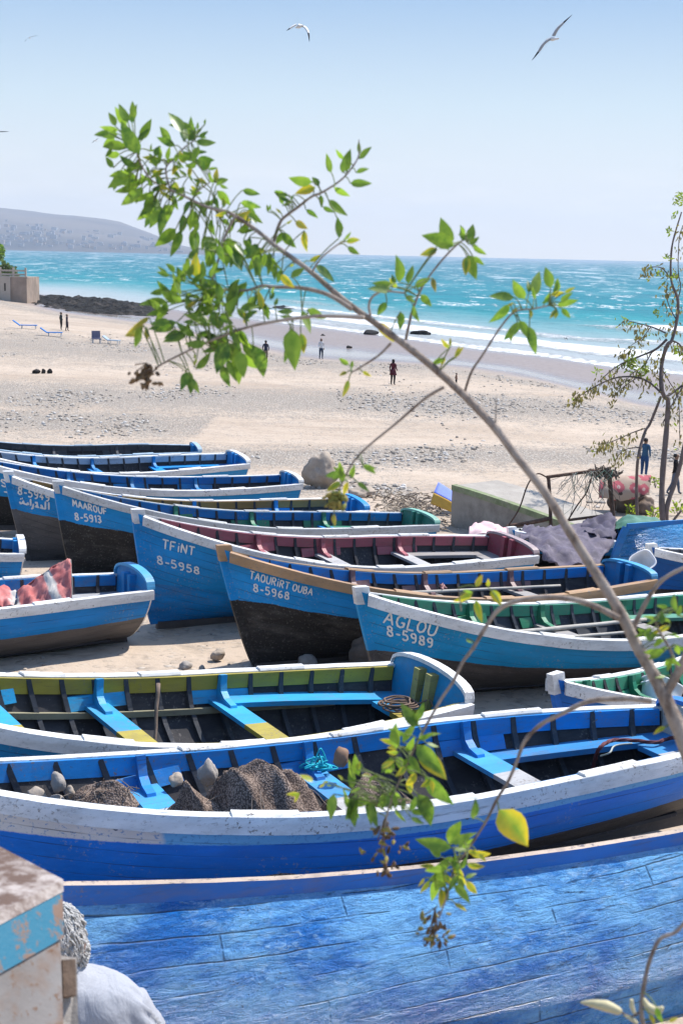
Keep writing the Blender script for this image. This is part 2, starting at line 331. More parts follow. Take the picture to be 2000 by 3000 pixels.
# ---------------------------------------------------------------- hills across the bay and the town below them
def hillz(x, y):
    px = 1000+F*x/y; ridge = np.interp(px, [-900, -400, 0, 200, 350, 450, 520, 600, 700], [205, 190, 169, 146, 116, 70, 25, 6, -6])
    dd = (y-4050)/2600; k = max(0, min(1, dd)); prof = (1-(1-k)**2.2)*.93+.07*min(1, dd*9)
    low = 14*min(1, max(0, (y-4000)/250))
    return max(-6, ridge*prof*(.93+.14*fbm(x*.0016, y*.0011, 2))+low*(.4+.6*fbm(x*.002, y*.003, 5)) if px < 640 else -6)
m = N('hill_slope'); w = m.co('World'); n1 = m.noise(w, .004, 6, .6); n2 = m.noise(w, .0011, 4)
HILL = m.fin(m.mix(m.step(n2, .35, .65), m.mix(m.step(n1, .4, .65), (.028, .035, .04), (.075, .07, .065)), (.16, .135, .11)), .95, None, .1)
tag(grid([-3600+60*i for i in range(62)], [3980+110*j for j in range(28)], hillz, 'hills', HILL), kind='structure')
b = MB(); r2 = random.Random(5)
for i in range(150):
    px = r2.uniform(-250, 540); y = r2.choice([r2.uniform(4080, 4350), r2.uniform(4100, 4900)]); x = (px-1000)/F*y
    if r2.random() < .35: x = (r2.gauss(110, 70)-1000)/F*y
    h = r2.uniform(3, 10); sw_ = r2.uniform(6, 20); b.box((x, y, hillz(x, y)+h/2-2), (sw_, sw_*.7, h+4), mi=r2.choice([0, 0, 0, 1, 2]))
tag(b.build('distant_town', [plain('town_white', (.34, .34, .335), .9, .1, .05, 0), plain('town_ochre', (.42, .30, .22), .9, .1, .05, 0), plain('town_grey', (.3, .3, .31), .9, .1, .05, 0)]), 'mass of tiny white buildings below the hazy hills across the bay', 'town', kind='stuff')
# ---------------------------------------------------------------- the boats (fitted sizes and places)
BO = {
 'tfint': dict(x=-0.164, y=21.7232, z=3.5009, yaw=3.6898, L=6.7848, B=1.891, bow=1.6808, mid=0.9138, st=0.894, roll=-0.0694, pitch=0.0434, rake=0.4193, sf=0.6985),
 'taourirt': dict(x=1.3251, y=19.3095, z=3.5643, yaw=3.6415, L=6.6198, B=1.7998, bow=1.5678, mid=0.8984, st=0.9657, roll=0.0114, pitch=0.0417, rake=0.5817, sf=0.6482),
 'maarouf': dict(x=-1.782, y=25.4789, z=3.2766, yaw=3.6101, L=7.1064, B=1.8464, bow=1.573, mid=0.9132, st=0.9171, roll=-0.001, pitch=0.0552, rake=0.3894, sf=0.7322),
 'b5949': dict(x=-3.0628, y=27.4113, z=3.1271, yaw=3.5569, L=6.9984, B=1.8054, bow=1.6603, mid=0.8661, st=0.9196, roll=-0.0378, pitch=0.0256, rake=0.4467, sf=0.6974),
 'b5': dict(x=-4.681, y=30.7716, z=3.0436, yaw=3.5505, L=7.3594, B=1.8022, bow=1.5476, mid=0.9105, st=1.0083, roll=-0.015, pitch=0.0396, rake=0.5393, sf=0.7047),
 'bb': dict(x=-5.9742, y=34.3854, z=2.8565, yaw=3.6449, L=7.2454, B=1.8461, bow=1.6674, mid=0.9169, st=0.9179, roll=-0.0709, pitch=-0.007, rake=0.55, sf=0.7096),
 'ba': dict(x=-7.7545, y=39.6119, z=2.4331, yaw=3.4558, L=7.2013, B=1.7733, bow=1.6058, mid=0.9429, st=0.8719, roll=-0.0355, pitch=-0.0232, rake=0.55, sf=0.6803),
 'aglou': dict(x=2.8887, y=17.8736, z=3.56, yaw=3.7112, L=6.5736, B=1.9269, bow=1.4177, mid=0.8046, st=0.9046, roll=-0.023, pitch=0.0544, rake=0.5938, sf=0.6771),
 'green': dict(x=3.9398, y=14.2673, z=3.7849, yaw=4.0022, L=6.3843, B=1.7655, bow=1.5646, mid=0.84, st=0.9486, roll=0.0206, pitch=0.0227, rake=0.5517, sf=0.6778),
 'yellow': dict(x=-1.7661, y=12.4136, z=3.9913, yaw=3.7461, L=6.1901, B=1.8984, bow=1.4827, mid=0.8836, st=0.9464, roll=-0.0738, pitch=0.0874, rake=0.5501, sf=0.6729),
 'net': dict(x=0.0878, y=10.6245, z=4.0644, yaw=3.5483, L=6.742, B=1.9772, bow=1.5247, mid=0.8992, st=0.8005, roll=0.0616, pitch=-0.0421, rake=0.55, sf=0.6268),
 'left': dict(x=-5.7302, y=17.8238, z=3.5511, yaw=3.6885, L=6.4123, B=1.7515, bow=1.55, mid=0.9006, st=0.8732, roll=0.0056, pitch=0.0078, rake=0.55, sf=0.6826),
 'left2': dict(x=-8.6084, y=22.7197, z=3.2568, yaw=3.4158, L=6.3671, B=1.7527, bow=1.55, mid=0.9092, st=0.857, roll=-0.001, pitch=0.0322, rake=0.55, sf=0.6744),
}
BO['green'].update(x=4.0564, y=15.4526, z=3.612, yaw=3.9682, L=5.782, B=1.7513, bow=1.2806, mid=.6432, st=.9389, roll=.0294, pitch=.0281, rake=.55, sf=.6756)
BO['dinghy'] = dict(x=6.9, y=23.8, z=3.42, yaw=3.64, L=4.3, B=1.5, bow=.95, mid=.62, st=.7, roll=0, pitch=.02, rake=.35, sf=.7)
BO['covered'] = dict(x=5.35, y=27.75, z=3.08, yaw=3.66, L=5.0, B=1.5, bow=.80, mid=.55, st=.62, roll=0, pitch=.02, rake=.4, sf=.68)
def interp(t, xs, ys): return float(np.interp(t, xs, ys))
NB = [0]
def beam(q, t):
    tm = .42
    if t < tm: return q['B']/2*(q['sf']+(1-q['sf'])*math.sin(t/tm*math.pi/2))
    v = (t-tm)/(1-tm); return q['B']/2*max(0, 1-v**(3.4 if NB[0] else 2.3))**.85
def sheer(q, t):
    tm = .36
    if t < tm: return q['mid']+(q['st']-q['mid'])*((tm-t)/tm)**1.8
    return q['mid']+(q['bow']-q['mid'])*((t-tm)/(1-tm))**2
def nexp(t):
    if NB[0]: return interp(t, [0, .5, .75, 1], [2.1, 2.5, 2.3, 1.7])
    return interp(t, [0, .45, .8, 1], [1.9, 2.4, 1.7, 1.15])
def hp(q, t, u, side=1, off=0.0):
    b = max(.022, beam(q, t)+off); s = sheer(q, t); x0 = -.12*u; xe = q['L']-q['rake']*(1-u)
    k = .07*max(0, (.16-t)/.16)
    return Vector((x0+t*(xe-x0), side*(b*(1-(1-u)**nexp(t))), k+(s-k)*u**1.2-(off if u < .5 else 0)*0))
def u_at_z(q, t, z): return max(.05, min(1, (z/sheer(q, t))))**(1/1.2)
def rootmat(q, flip=False):
    M = Matrix.Translation((q['x'], q['y'], q['z'])) @ Matrix.Rotation(q['yaw'], 4, 'Z') @ Matrix.Rotation(-q['pitch'], 4, 'Y') @ Matrix.Translation((-q['L']/2, 0, 0)) @ Matrix.Rotation(q['roll'], 4, 'X')
    return M
def hull_mesh(q, name, mats, parent, nt=44, nu=14, off=0.0, t1=1.0):
    b = MB(); st = []; gi = []
    for side in (1, -1):
        base = len(b.v)
        for i in range(nt+1):
            t = t1*(1-(1-i/nt)**1.25); pts = [hp(q, t, j/nu, side, off) for j in range(nu+1)]; g = 0; gl = [0]*(nu+1)
            for j in range(nu-1, -1, -1): g += (pts[j]-pts[j+1]).length; gl[j] = g
            for j in range(nu+1): b.v.append(tuple(pts[j])); st.append((pts[j].x, j/nu)); gi.append((pts[j].x, gl[j]))
        for i in range(nt):
            for j in range(nu):
                a, c, d, e = base+i*(nu+1)+j, base+(i+1)*(nu+1)+j, base+(i+1)*(nu+1)+j+1, base+i*(nu+1)+j+1
                b.f.append((a, c, d, e) if side < 0 else (a, e, d, c)); b.m.append(0)
    b.uv = {'station': st, 'girth': gi}
    return b.build(name, mats, parent, smooth=True)
def along(q, ts, side, o, dz, u=1.0):
    """point line following the sheer: o outward (horizontal), dz up"""
    out = []
    for i, t in enumerate(ts):
        p = hp(q, t, u, side); a = hp(q, max(0, t-.01), u, side); c = hp(q, min(1, t+.01), u, side); T = c-a; nrm = Vector((T.y, -T.x, 0))
        if nrm.y*side < 0: nrm = -nrm
        nrm.normalize(); out.append(p+nrm*o+Vector((0, 0, dz)))
    return out
def strip(q, ts, side, prof, name, mat, parent, u=1.0, wob=0.0, sd=0):
    lines = [along(q, ts, side, o, dz, u) for o, dz in prof]; b = MB(); rings = []
    for i in range(len(ts)):
        j = Vector((0, wob*fbm(ts[i]*9, sd, 3), wob*.8*fbm(ts[i]*14, sd, 7))) if wob else Vector((0, 0, 0))
        rings.append([l[i]+j for l in lines])
    b.loft(rings if side > 0 else [list(reversed(r)) for r in rings]); return b.build(name, mat, parent)
def T_(a, b, n): return [a+(b-a)*i/n for i in range(n+1)]
C_IN = (.035, .034, .038)
def make_boat(key, name, label, hull, gun, inw, thw, thw2=None, inner=C_IN, bench=None, trans=None, transin=None, capc=None, stemc=None, strake_h=.13, nrib=17,
              thwarts=(.30, .52, .70), ribc=None, knee=None, headc=None, stringer=None, arch=.11, far=False, group='fishing boats drawn up in rows on the beach', pads=((.18, .26), (.40, .47), (.60, .67)), wear=.4, riser=True, innerw=None, postc=None):
    q = BO[key]; root = empty(name, mw=rootmat(q)); tag(root, label, 'boat', group)
    nt = 26 if far else 46
    hull_mesh(q, 'hull', hull, root, nt)
    inm = innerw or paint(inner, .55, (.12, .11, .105), .8, 1.2, .5); inn = hull_mesh(q, 'inner_planking', inm, root, nt, 12, -.045, .985); inn.data.flip_normals()
    gm = paint(gun, wear+.15, (.22, .19, .16), .5, 1, .3) if isinstance(gun, tuple) else gun
    im = paint(inw, wear, None, .45); tm = paint(thw, wear, None, .55)
    ts = T_(0, .985, nt)
    prof = [(-.055, .0), (.055, .0), (.058, -.05), (.055, -strake_h), (.01, -strake_h), (.01, -.035), (-.055, -.035)]
    for side in (1, -1): strip(q, ts, side, prof, 'gunwale', gm, root, wob=.006, sd=side)
    ih = .15
    for side in (1, -1): strip(q, T_(.01, .93, nt), side, [(-.058, -.012), (-.058, -.012-ih), (-.088, -.012-ih), (-.088, -.012)], 'inwale', im, root)
    for pi, (a, c) in enumerate(pads):
        for side in (1, -1): strip(q, T_(a+.01*side, c+.01*side, 6), side, [(-.062, .001), (.05, .001), (.03, .021), (-.045, .023)], 'oarlock_pad', gm, root, wob=.008, sd=pi)
    rm = paint(ribc or dk(inner, 1.25), .45, (.13, .12, .115), .8, 1, .4)
    for i in range(nrib):
        t = .05+.88*i/(nrib-1); b = MB()
        us = [1-.03, .85, .7, .55, .42, .3, .2, .1, .04]; w_, dp = .024, .05
        pts = [(hp(q, t, u, 1, -.045)) for u in us]+[hp(q, t, u, -1, -.045) for u in reversed(us)]; rings = []
        for j, p in enumerate(pts):
            inward = Vector((0, -p.y, .35)).normalized() if abs(p.y) > .02 else Vector((0, 0, 1)); r_ = p+inward*dp
            rings.append([p+Vector((-w_, 0, 0)), p+Vector((w_, 0, 0)), r_+Vector((w_, 0, 0)), r_+Vector((-w_, 0, 0))])
        b.loft(rings); b.build('rib', rm, root)
    # floor boards
    b = MB(); fl = .13
    lx = [hp(q, t, u_at_z(q, t, fl), 1, -.06) for t in T_(.06, .8, 14)]
    b.loft([[Vector((p.x, p.y, fl)), Vector((p.x, -p.y, fl)), Vector((p.x, -p.y, fl-.03)), Vector((p.x, p.y, fl-.03))] for p in lx]); b.build('floor_board', inm, root)
    kn = paint(knee or inw, wear+.1, None, .5)
    def wall_y(t, z): return hp(q, t, u_at_z(q, t, z), 1, -.05).y
    for i, t in enumerate(thwarts):
        z = sheer(q, t)-.275; x = hp(q, t, .8).x; y = wall_y(t, z); b = MB(); hw = .125
        if thw2:
            b.box((x, -y*.56, z), (2*hw, y*.88, .042), mi=0); b.box((x, y*.44, z), (2*hw, y*1.12, .042), mi=1); b.build('thwart', [tm, paint(thw2, wear+.1, None, .6)], root)
        else: b.box((x, 0, z), (2*hw, 2*y, .042)); b.build('thwart', tm, root)
        for side in (-1,):
            b = MB(); fs = 1; yt = wall_y(t, sheer(q, t)-.02)-.045; top = sheer(q, t)-.005; kw = .036
            pr = [(yt, top), (yt-.055, top+.012), (yt-.06, z+.2), (yt-.085, z+.12), (yt-.16*fs, z+.07), (yt-.30*fs, z+.047), (yt-.31*fs, z+.021), (y-.0, z+.021), (yt, z+.2)]
            b.loft([[Vector((x+sx*kw+.01*fbm(j, i, side), side*yy, zz)) for j, (yy, zz) in enumerate(pr)] for sx in (-1, 1)]); kk = b.build('knee', kn, root)
            if riser and side < 0:
                b = MB(); tt = T_(t-.055, t+.055, 5); zl = [z-.02, z+.11]
                pp = [[hp(q, a, u_at_z(q, a, zz), side, -.05) for zz in zl] for a in tt]
                b.loft([[p[0], p[1], p[1]+Vector((0, -side*.03, 0)), p[0]+Vector((0, -side*.03, 0))] for p in pp] if side < 0 else [list(reversed([p[0], p[1], p[1]+Vector((0, -side*.03, 0)), p[0]+Vector((0, -side*.03, 0))])) for p in pp]); b.build('riser_board', kn, root)
    if stringer:
        sm = paint(stringer, .5, None, .7)
        for side in (1, -1):
            b = MB(); rings = []
            for t in T_(.12, .86, 24):
                z = sheer(q, t)-.36; p = hp(q, t, u_at_z(q, t, z), side, -.05); o = Vector((0, -side, .2)).normalized()
                rings.append([p+Vector((0, 0, -.03))-o*.01, p+Vector((0, 0, .03))-o*.01, p+Vector((0, 0, .03))+o*.07, p+Vector((0, 0, -.03))+o*.07])
            b.loft(rings if side < 0 else [list(reversed(r)) for r in rings]); b.build('stringer', sm, root)
    # transom: raised, curved top edge
    us = T_(0, 1, 10); tpo = paint(trans or gun if isinstance(trans or gun, tuple) else WHITE, wear); tin = paint(transin or inw, wear, None, .5)
    y1 = beam(q, 0); arcp = [Vector((-.12, y1*math.cos(a), sheer(q, 0)+arch*math.sin(a)**.8)) for a in [math.pi*i/12 for i in range(1, 12)]]
    port = [hp(q, 0, u, 1) for u in us]; star = [hp(q, 0, u, -1) for u in reversed(us)]
    outl = port+arcp+star[:-1]
    b = MB(); n = len(outl); off = Vector((-.02, 0, 0)); th = Vector((.055, 0, 0))
    b.add([p+off for p in outl]+[p+off+th for p in outl], [tuple(range(n))], 0); b.f.append(tuple(reversed(range(n, 2*n)))); b.m.append(1)
    for i in range(n): b.f.append((i, n+i, n+(i+1) % n, (i+1) % n)); b.m.append(2)
    tr = b.build('transom', [tpo, tin, gm], root)
    cm = paint(capc or gun, wear+.1) if isinstance(capc or gun, tuple) else gm
    b = MB(); cp = [hp(q, 0, 1, 1)]+arcp+[hp(q, 0, 1, -1)]
    b.loft([[p+Vector((-.045, 0, .0)), p+Vector((.075, 0, .0)), p+Vector((.075, 0, .04)), p+Vector((-.045, 0, .04))] for p in cp]); b.build('transom_cap', cm, root)
    for sx in (-1, 1):
        b = MB(); b.box((-.03, sx*.1, sheer(q, 0)*.55+.1), (.11, .09, sheer(q, 0)*.95)); b.build('transom_post', paint(postc, .7) if postc else tin, root)
    if bench:
        bm_ = paint(bench, wear, None, .5); b = MB(); z = sheer(q, .1)-.26; tA = thwarts[0]
        for side in (1, -1):
            rings = []
            for t in T_(.005, tA, 8):
                yo = wall_y(t, z); p = hp(q, t, .8); rings.append([Vector((p.x, side*yo, z)), Vector((p.x, side*(yo-.26), z)), Vector((p.x, side*(yo-.26), z-.05)), Vector((p.x, side*yo, z-.05))])
            b.loft(rings if side < 0 else [list(reversed(r)) for r in rings])
        b.build('side_bench', bm_, root); b = MB(); ya = wall_y(.03, z)-.265
        x0 = hp(q, 0, .8).x+.06; b.box((x0+.2, -ya*.5, z-.024), (.42, ya, .05), mi=0); b.box((x0+.2, ya*.5+.001, z-.024), (.42, ya, .05), mi=1); b.build('stern_bench', [bm_, paint(thw2 or bench, wear)], root)
    # stem, head, keel
    sm_ = stemc if stemc is not None else hull
    b = MB(); ln = [(q['L']-q['rake']*(1-u), sheer(q, 1)*u**1.2) for u in T_(0, .93, 10)]; rings = []; st = []; gi = []
    for k, (x, z) in enumerate(ln):
        for dy, dx in ((.035, -.05), (-.035, -.05), (-.026, .055), (.026, .055)): st.append((x, (z/sheer(q, 1))**(1/1.2))); gi.append((x, .04))
        rings.append([Vector((x-.05, .035, z)), Vector((x-.05, -.035, z)), Vector((x+.055, -.026, z-.01)), Vector((x+.055, .026, z-.01))])
    b.loft(rings); b.uv = {'station': st, 'girth': gi}; b.build('stem_post', sm_, root)
    b = MB(); L, bo = q['L'], q['bow']; hh = paint(headc or gun, wear) if isinstance(headc or gun, tuple) else gm
    rings = [[Vector((x-.13, .045, z)), Vector((x-.13, -.045, z)), Vector((x+.062, -.036, z)), Vector((x+.062, .036, z))] for x, z in ((L-.05, bo-.16), (L-.02, bo-.04), (L+.0, bo+.05))]
    b.loft(rings); b.build('stem_head', hh, root)
    b = MB(); b.box((q['L']/2-.25, 0, -.035), (q['L']-q['rake']-.0, .07, .11)); b.loft([[Vector((.0, .03, .0)), Vector((1.3, .03, .0)), Vector((1.3, -.03, .0)), Vector((0, -.03, .0))], [Vector((.02, .03, .1)), Vector((.9, .03, .06)), Vector((.9, -.03, .06)), Vector((.02, -.03, .1))]])
    b.build('keel', paint((.07, .06, .055), .5), root)
    return root, q
# painted lettering: single-stroke hand letters laid on the hull skin
GL = {'T': [[(0, 1), (.62, 1)], [(.31, 1), (.31, 0)]], 'F': [[(.05, 0), (.05, 1), (.55, 1)], [(.05, .52), (.45, .52)]], 'I': [[(.1, 0), (.1, 1)]], 'i': [[(.1, 0), (.1, .72)], [(.1, .92), (.1, 1.0)]], 'N': [[(.03, 0), (.03, 1), (.55, 0), (.55, 1)]],
 'M': [[(.0, 0), (.1, 1), (.33, .35), (.55, 1), (.65, 0)]], 'A': [[(0, 0), (.3, 1), (.6, 0)], [(.12, .38), (.48, .38)]], 'R': [[(.05, 0), (.05, 1), (.35, 1), (.5, .86), (.5, .68), (.35, .52), (.05, .5)], [(.25, .5), (.55, 0)]],
 'O': [[(.3, 1), (.1, .86), (.02, .5), (.1, .14), (.3, 0), (.5, .14), (.58, .5), (.5, .86), (.3, 1)]], 'U': [[(.04, 1), (.05, .3), (.15, .05), (.32, 0), (.48, .08), (.56, .3), (.58, 1)]], 'B': [[(.05, 0), (.05, 1), (.35, 1), (.47, .86), (.44, .64), (.3, .53), (.05, .53)], [(.3, .53), (.5, .42), (.54, .22), (.42, .04), (.05, 0)]],
 'G': [[(.55, .84), (.4, 1), (.2, .96), (.06, .72), (.04, .35), (.15, .08), (.36, 0), (.54, .12), (.56, .4), (.34, .42)]], 'L': [[(.05, 1), (.05, 0), (.5, 0)]], 'S': [[(.5, .86), (.33, 1), (.14, .95), (.08, .75), (.2, .58), (.42, .45), (.5, .24), (.38, .04), (.18, 0), (.04, .14)]],
 '8': [[(.3, .54), (.12, .66), (.12, .88), (.3, 1), (.48, .88), (.48, .66), (.3, .54), (.08, .38), (.06, .14), (.3, 0), (.52, .14), (.5, .38), (.3, .54)]], '5': [[(.52, 1), (.15, 1), (.1, .56), (.32, .62), (.5, .48), (.52, .22), (.36, .02), (.16, 0), (.04, .1)]],
 '9': [[(.5, .66), (.36, .5), (.14, .54), (.06, .74), (.16, .95), (.36, 1), (.5, .86), (.5, .3), (.38, .05), (.14, 0)]], '1': [[(.05, .75), (.22, 1), (.22, 0)]], '3': [[(.06, .9), (.26, 1), (.46, .86), (.42, .62), (.2, .53), (.46, .42), (.5, .18), (.3, 0), (.04, .1)]], '6': [[(.46, .96), (.22, .82), (.07, .45), (.1, .12), (.3, 0), (.5, .14), (.5, .38), (.3, .5), (.1, .36)]],
 '4': [[(.4, 1), (.04, .36), (.56, .36)], [(.38, .62), (.38, 0)]], '-': [[(.06, .42), (.44, .42)]], ' ': []}
ADV = {'I': .34, 'i': .36, '1': .45, ' ': .35, '-': .62, 'M': .86, 'L': .66}
def lettering(root, q, text, tu, wt=.085, mat=None, strokes=None, total=None):
    (t0, u0), (t1, u1), (ta, ua) = tu                      # baseline left, baseline right, top left (station, height)
    if strokes is None:
        strokes = []; x = 0
        for k, ch in enumerate(text):
            j = .04*fbm(k*3.1, len(text)); strokes += [[(a+x, b_*(1+j)+j*.8) for a, b_ in s] for s in GL[ch]]; x += ADV.get(ch, .78)
        total = x-.18
    H = (hp(q, ta, ua)-hp(q, t0, u0)).length
    def P(a, b_):
        s = a/total; t = t0+(t1-t0)*s+(ta-t0)*b_; u = u0+(u1-u0)*s+(ua-u0)*b_
        p = hp(q, t, u); n = (hp(q, min(1, t+.01), u)-hp(q, t-.01, u)).cross(hp(q, t, min(1, u+.01))-hp(q, t, u-.01))
        if n.y < 0: n = -n
        n.normalize(); return p+n*.012, n
    b = MB(); Wd = (hp(q, t1, u1)-hp(q, t0, u0)).length; ax = Wd/total
    for si, s in enumerate(strokes):
        pts = []
        for i in range(len(s)-1):
            for k in range(4): pts.append((s[i][0]+(s[i+1][0]-s[i][0])*k/4, s[i][1]+(s[i+1][1]-s[i][1])*k/4))
        pts.append(s[-1]); q3 = [P(*p) for p in pts]; rings = []
        if len(q3) < 2: continue
        for i, (p, n) in enumerate(q3):
            tdir = (q3[min(i+1, len(q3)-1)][0]-q3[max(i-1, 0)][0]).normalized(); sd_ = n.cross(tdir); w_ = wt*H*(1+.25*fbm(i*.7, si*2.3))
            if i in (0, len(q3)-1): w_ *= .7
            rings.append([p-sd_*w_, p+sd_*w_, p+sd_*w_-n*.01, p-sd_*w_-n*.01])
        b.loft(rings)
    return b.build('lettering', mat or LET, root)
LET = plain('letter_paint', (.70, .71, .70), .6, .08, 20, .1)
BLUE = (.002, .235, .57); ROYAL = (.003, .155, .58); SKYB = (.015, .29, .66); TEAL = (.002, .255, .54); GREEN = (.02, .20, .11); RED = (.36, .095, .115); TAN = (.40, .235, .115); OLIVE = (.36, .29, .045); LBLUE = (.02, .30, .56)
BLK = (.016, .015, .014); GRY = (.085, .08, .078)
def HB(n, *a, **k): return hullpaint('hull_'+n, *a, **k)
bt, q = make_boat('ba', 'fishing_boat', 'farthest fishing boat of the row, dark grey inside with a thin pale blue rim', HB('a', BLUE, BLK, .6), (.30, .42, .52), (.05, .055, .065), GREYW, far=True, thwarts=(.3, .55), transin=BLUE)
bt, q = make_boat('bb', 'fishing_boat', 'second farthest fishing boat, pale white-blue inwale, dark planks and blue stern', HB('b', BLUE, BLK, .6), WHITE, (.40, .48, .58), BLUE, far=True, knee=BLUE, thwarts=(.275, .499, .71), bench=BLUE, transin=BLUE, riser=False)
bt, q = make_boat('b5', 'fishing_boat', 'blue fishing boat behind the 8-5949 boat, bow cut off by the left edge', HB('c', BLUE, BLK, .56), WHITE, (.01, .15, .40), BLUE, far=True, knee=(.02, .2, .42), thwarts=(.278, .481, .68), transin=BLUE)
lettering(bt, q, 'S', ((.905, .72), (.888, .715), (.903, .82)), .09); lettering(bt, q, '-', ((.905, .60), (.886, .60), (.903, .69)), .1)
bt, q = make_boat('b5949', 'fishing_boat', 'fishing boat lettered 8-5949 with Arabic below, grey bottom and tan inwale', HB('d', BLUE, GRY, .655), WHITE, (.34, .20, .06), BLUE, far=True, knee=BLUE, thwarts=(.208, .455, .68), bench=BLUE, transin=BLUE, capc=BLUE)
lettering(bt, q, '8-5949', ((.982, .83), (.905, .85), (.977, .915)), .08)
AR = [[(.05, .3), (.12, .12), (.25, .22), (.3, .5), (.36, .2), (.55, .15), (.62, .4), (.68, .18)], [(.2, .75), (.26, .72)], [(.1, .66), (.16, .62)], [(.8, .9), (.82, .12)], [(1.0, .42), (.96, -.12), (.86, -.24)], [(1.1, .6), (1.24, .66), (1.28, .3), (1.12, .16), (1.4, .12)], [(1.5, .5), (1.62, .3), (1.48, .12), (1.72, .12)], [(1.82, 1), (1.84, .12), (1.7, .1)], [(2.05, 1.0), (2.08, .1)]]
lettering(bt, q, '', ((.985, .72), (.91, .74), (.98, .82)), .09, strokes=AR, total=2.1)
bt, q = make_boat('maarouf', 'fishing_boat', 'fishing boat lettered MAAROUF 8-5913, black bottom, blue inwale and green stern', HB('e', BLUE, BLK, .66), (.50, .50, .48), (.01, .16, .40), BLUE, knee=(.03, .2, .1), thwarts=(.239, .449, .669), bench=(.03, .19, .13), transin=(.04, .2, .14), capc=(.2, .42, .33), wear=.6)
lettering(bt, q, 'MAAROUF', ((.97, .83), (.895, .83), (.97, .90)), .08); lettering(bt, q, '8-5913', ((.97, .69), (.91, .72), (.97, .765)), .085)
bt, q = make_boat('tfint', 'fishing_boat', 'fishing boat lettered TFINT 8-5958, all blue hull and dull red inside', HB('f', (.002, .225, .55), (.002, .17, .45), .45), (.62, .61, .59), RED, (.42, .41, .40), knee=RED, thwarts=(.261, .474, .657), bench=(.30, .28, .27), transin=(.30, .06, .08), capc=(.33, .25, .25), wear=.5)
lettering(bt, q, 'TFiNT', ((.957, .785), (.895, .80), (.954, .865)), .075); lettering(bt, q, '8-5958', ((.97, .64), (.885, .62), (.97, .71)), .075)
bt, q = make_boat('taourirt', 'fishing_boat', 'fishing boat lettered TAOURIRT OUBA 8-5968, brown gunwale over black bottom', HB('g', BLUE, BLK, .635), TAN, (.008, .19, .55), GREYW, knee=(.2, .11, .11), thwarts=(.25, .474, .666), transin=(.01, .17, .42), bench=None, wear=.3, capc=(.05, .3, .55))
lettering(bt, q, 'TAOURiRT OUBA', ((.962, .835), (.85, .81), (.957, .90)), .07); lettering(bt, q, '8-5968', ((.96, .735), (.895, .725), (.957, .80)), .075)
bt, q = make_boat('aglou', 'fishing_boat', 'teal fishing boat lettered AGLOU 8-5989 with white gunwale and green inside', HB('h', TEAL, (.055, .05, .048), .555), WHITE, (.05, .27, .16), GREYW, inner=(.045, .05, .06), knee=(.03, .2, .1), thwarts=(.25, .471, .673), bench=(.1, .3, .22), transin=GREEN, wear=.2)
lettering(bt, q, 'AGLOU', ((.97, .805), (.885, .79), (.962, .91)), .07); lettering(bt, q, '8-5989', ((.968, .705), (.89, .67), (.966, .79)), .075)
bt, q = make_boat('green', 'fishing_boat', 'small part of a blue boat with white bow and green inside, behind the net-filled boat', HB('i', ROYAL, BLK, .5), WHITE, (.05, .30, .17), GREEN, knee=GREEN, thwarts=(.3, .55, .78), transin=GREEN)
bt, q = make_boat('yellow', 'fishing_boat', 'fishing boat with olive yellow inwale, blue and yellow thwarts and a coiled rope', HB('j', BLUE, BLK, .5), WHITE, OLIVE, LBLUE, OLIVE, knee=LBLUE, thwarts=(.325, .545, .737), bench=LBLUE, transin=(.015, .25, .48), stringer=(.25, .23, .15), postc=(.36, .31, .10), capc=WHITE, ribc=(.045, .05, .06), arch=.18, wear=.35)
bt, q = make_boat('net', 'fishing_boat', 'large royal blue fishing boat with broad white strake, filled with brown nets and stones', HB('k', ROYAL, (.03, .026, .024), .5, ((.64, .63, .61), .80, (.13, .40, .68), 5.25), wob=.02), (.70, .69, .66), (.010, .23, .62), (.05, .30, .60), (.42, .41, .40), knee=(.015, .22, .60), thwarts=(.285, .505, .726), bench=(.03, .22, .50), transin=(.5, .48, .42), capc=(.012, .18, .55), wear=.45, ribc=(.04, .047, .06))
for tb, ub in ((.60, .88), (.425, .87), (.80, .89), (.25, .88)):
    p = hp(q, tb, ub, 1, .004); b = MB(); b.tube([p-Vector((0, .01, 0)), p+Vector((0, .022, 0))], [.020, .017], 10); b.tube([p+Vector((0, .018, 0)), p+Vector((0, .034, 0))], [.009, .008], 8); b.build('bolt', paint((.10, .12, .15), .7), bt)
bt, q = make_boat('left', 'fishing_boat', 'blue boat at the left edge with white gunwale, grey bottom and a red cloth', HB('l', (.002, .205, .58), (.11, .10, .095), .56), WHITE, (.012, .19, .48), GREYW, knee=SKYB, thwarts=(.26, .5, .7), transin=(.012, .21, .5), capc=(.08, .35, .6), bench=(.40, .41, .43), arch=.2)
bt, q = make_boat('left2', 'fishing_boat', 'stern of a blue and white boat at the left edge beyond the red cloth', HB('m', (.002, .205, .58), (.11, .10, .095), .4), WHITE, (.012, .19, .48), GREYW, knee=SKYB, transin=(.012, .21, .5), far=True, thwarts=(.26, .5, .7), bench=GREYW)
bt, q = make_boat('dinghy', 'dinghy', 'short blue dinghy with thick white gunwale at the right edge', HB('n', (.006, .10, .36), BLK, .3), WHITE, (.10, .11, .13), GREYW, far=True, thwarts=(.35, .6), nrib=11, pads=(), group=None)
bt, q = make_boat('covered', 'fishing_boat', 'blue and white fishing boat half hidden under grey-purple tarpaulin', HB('o', BLUE, BLK, .5), WHITE, (.02, .19, .42), GREYW, far=True, thwarts=(.3, .5, .7))
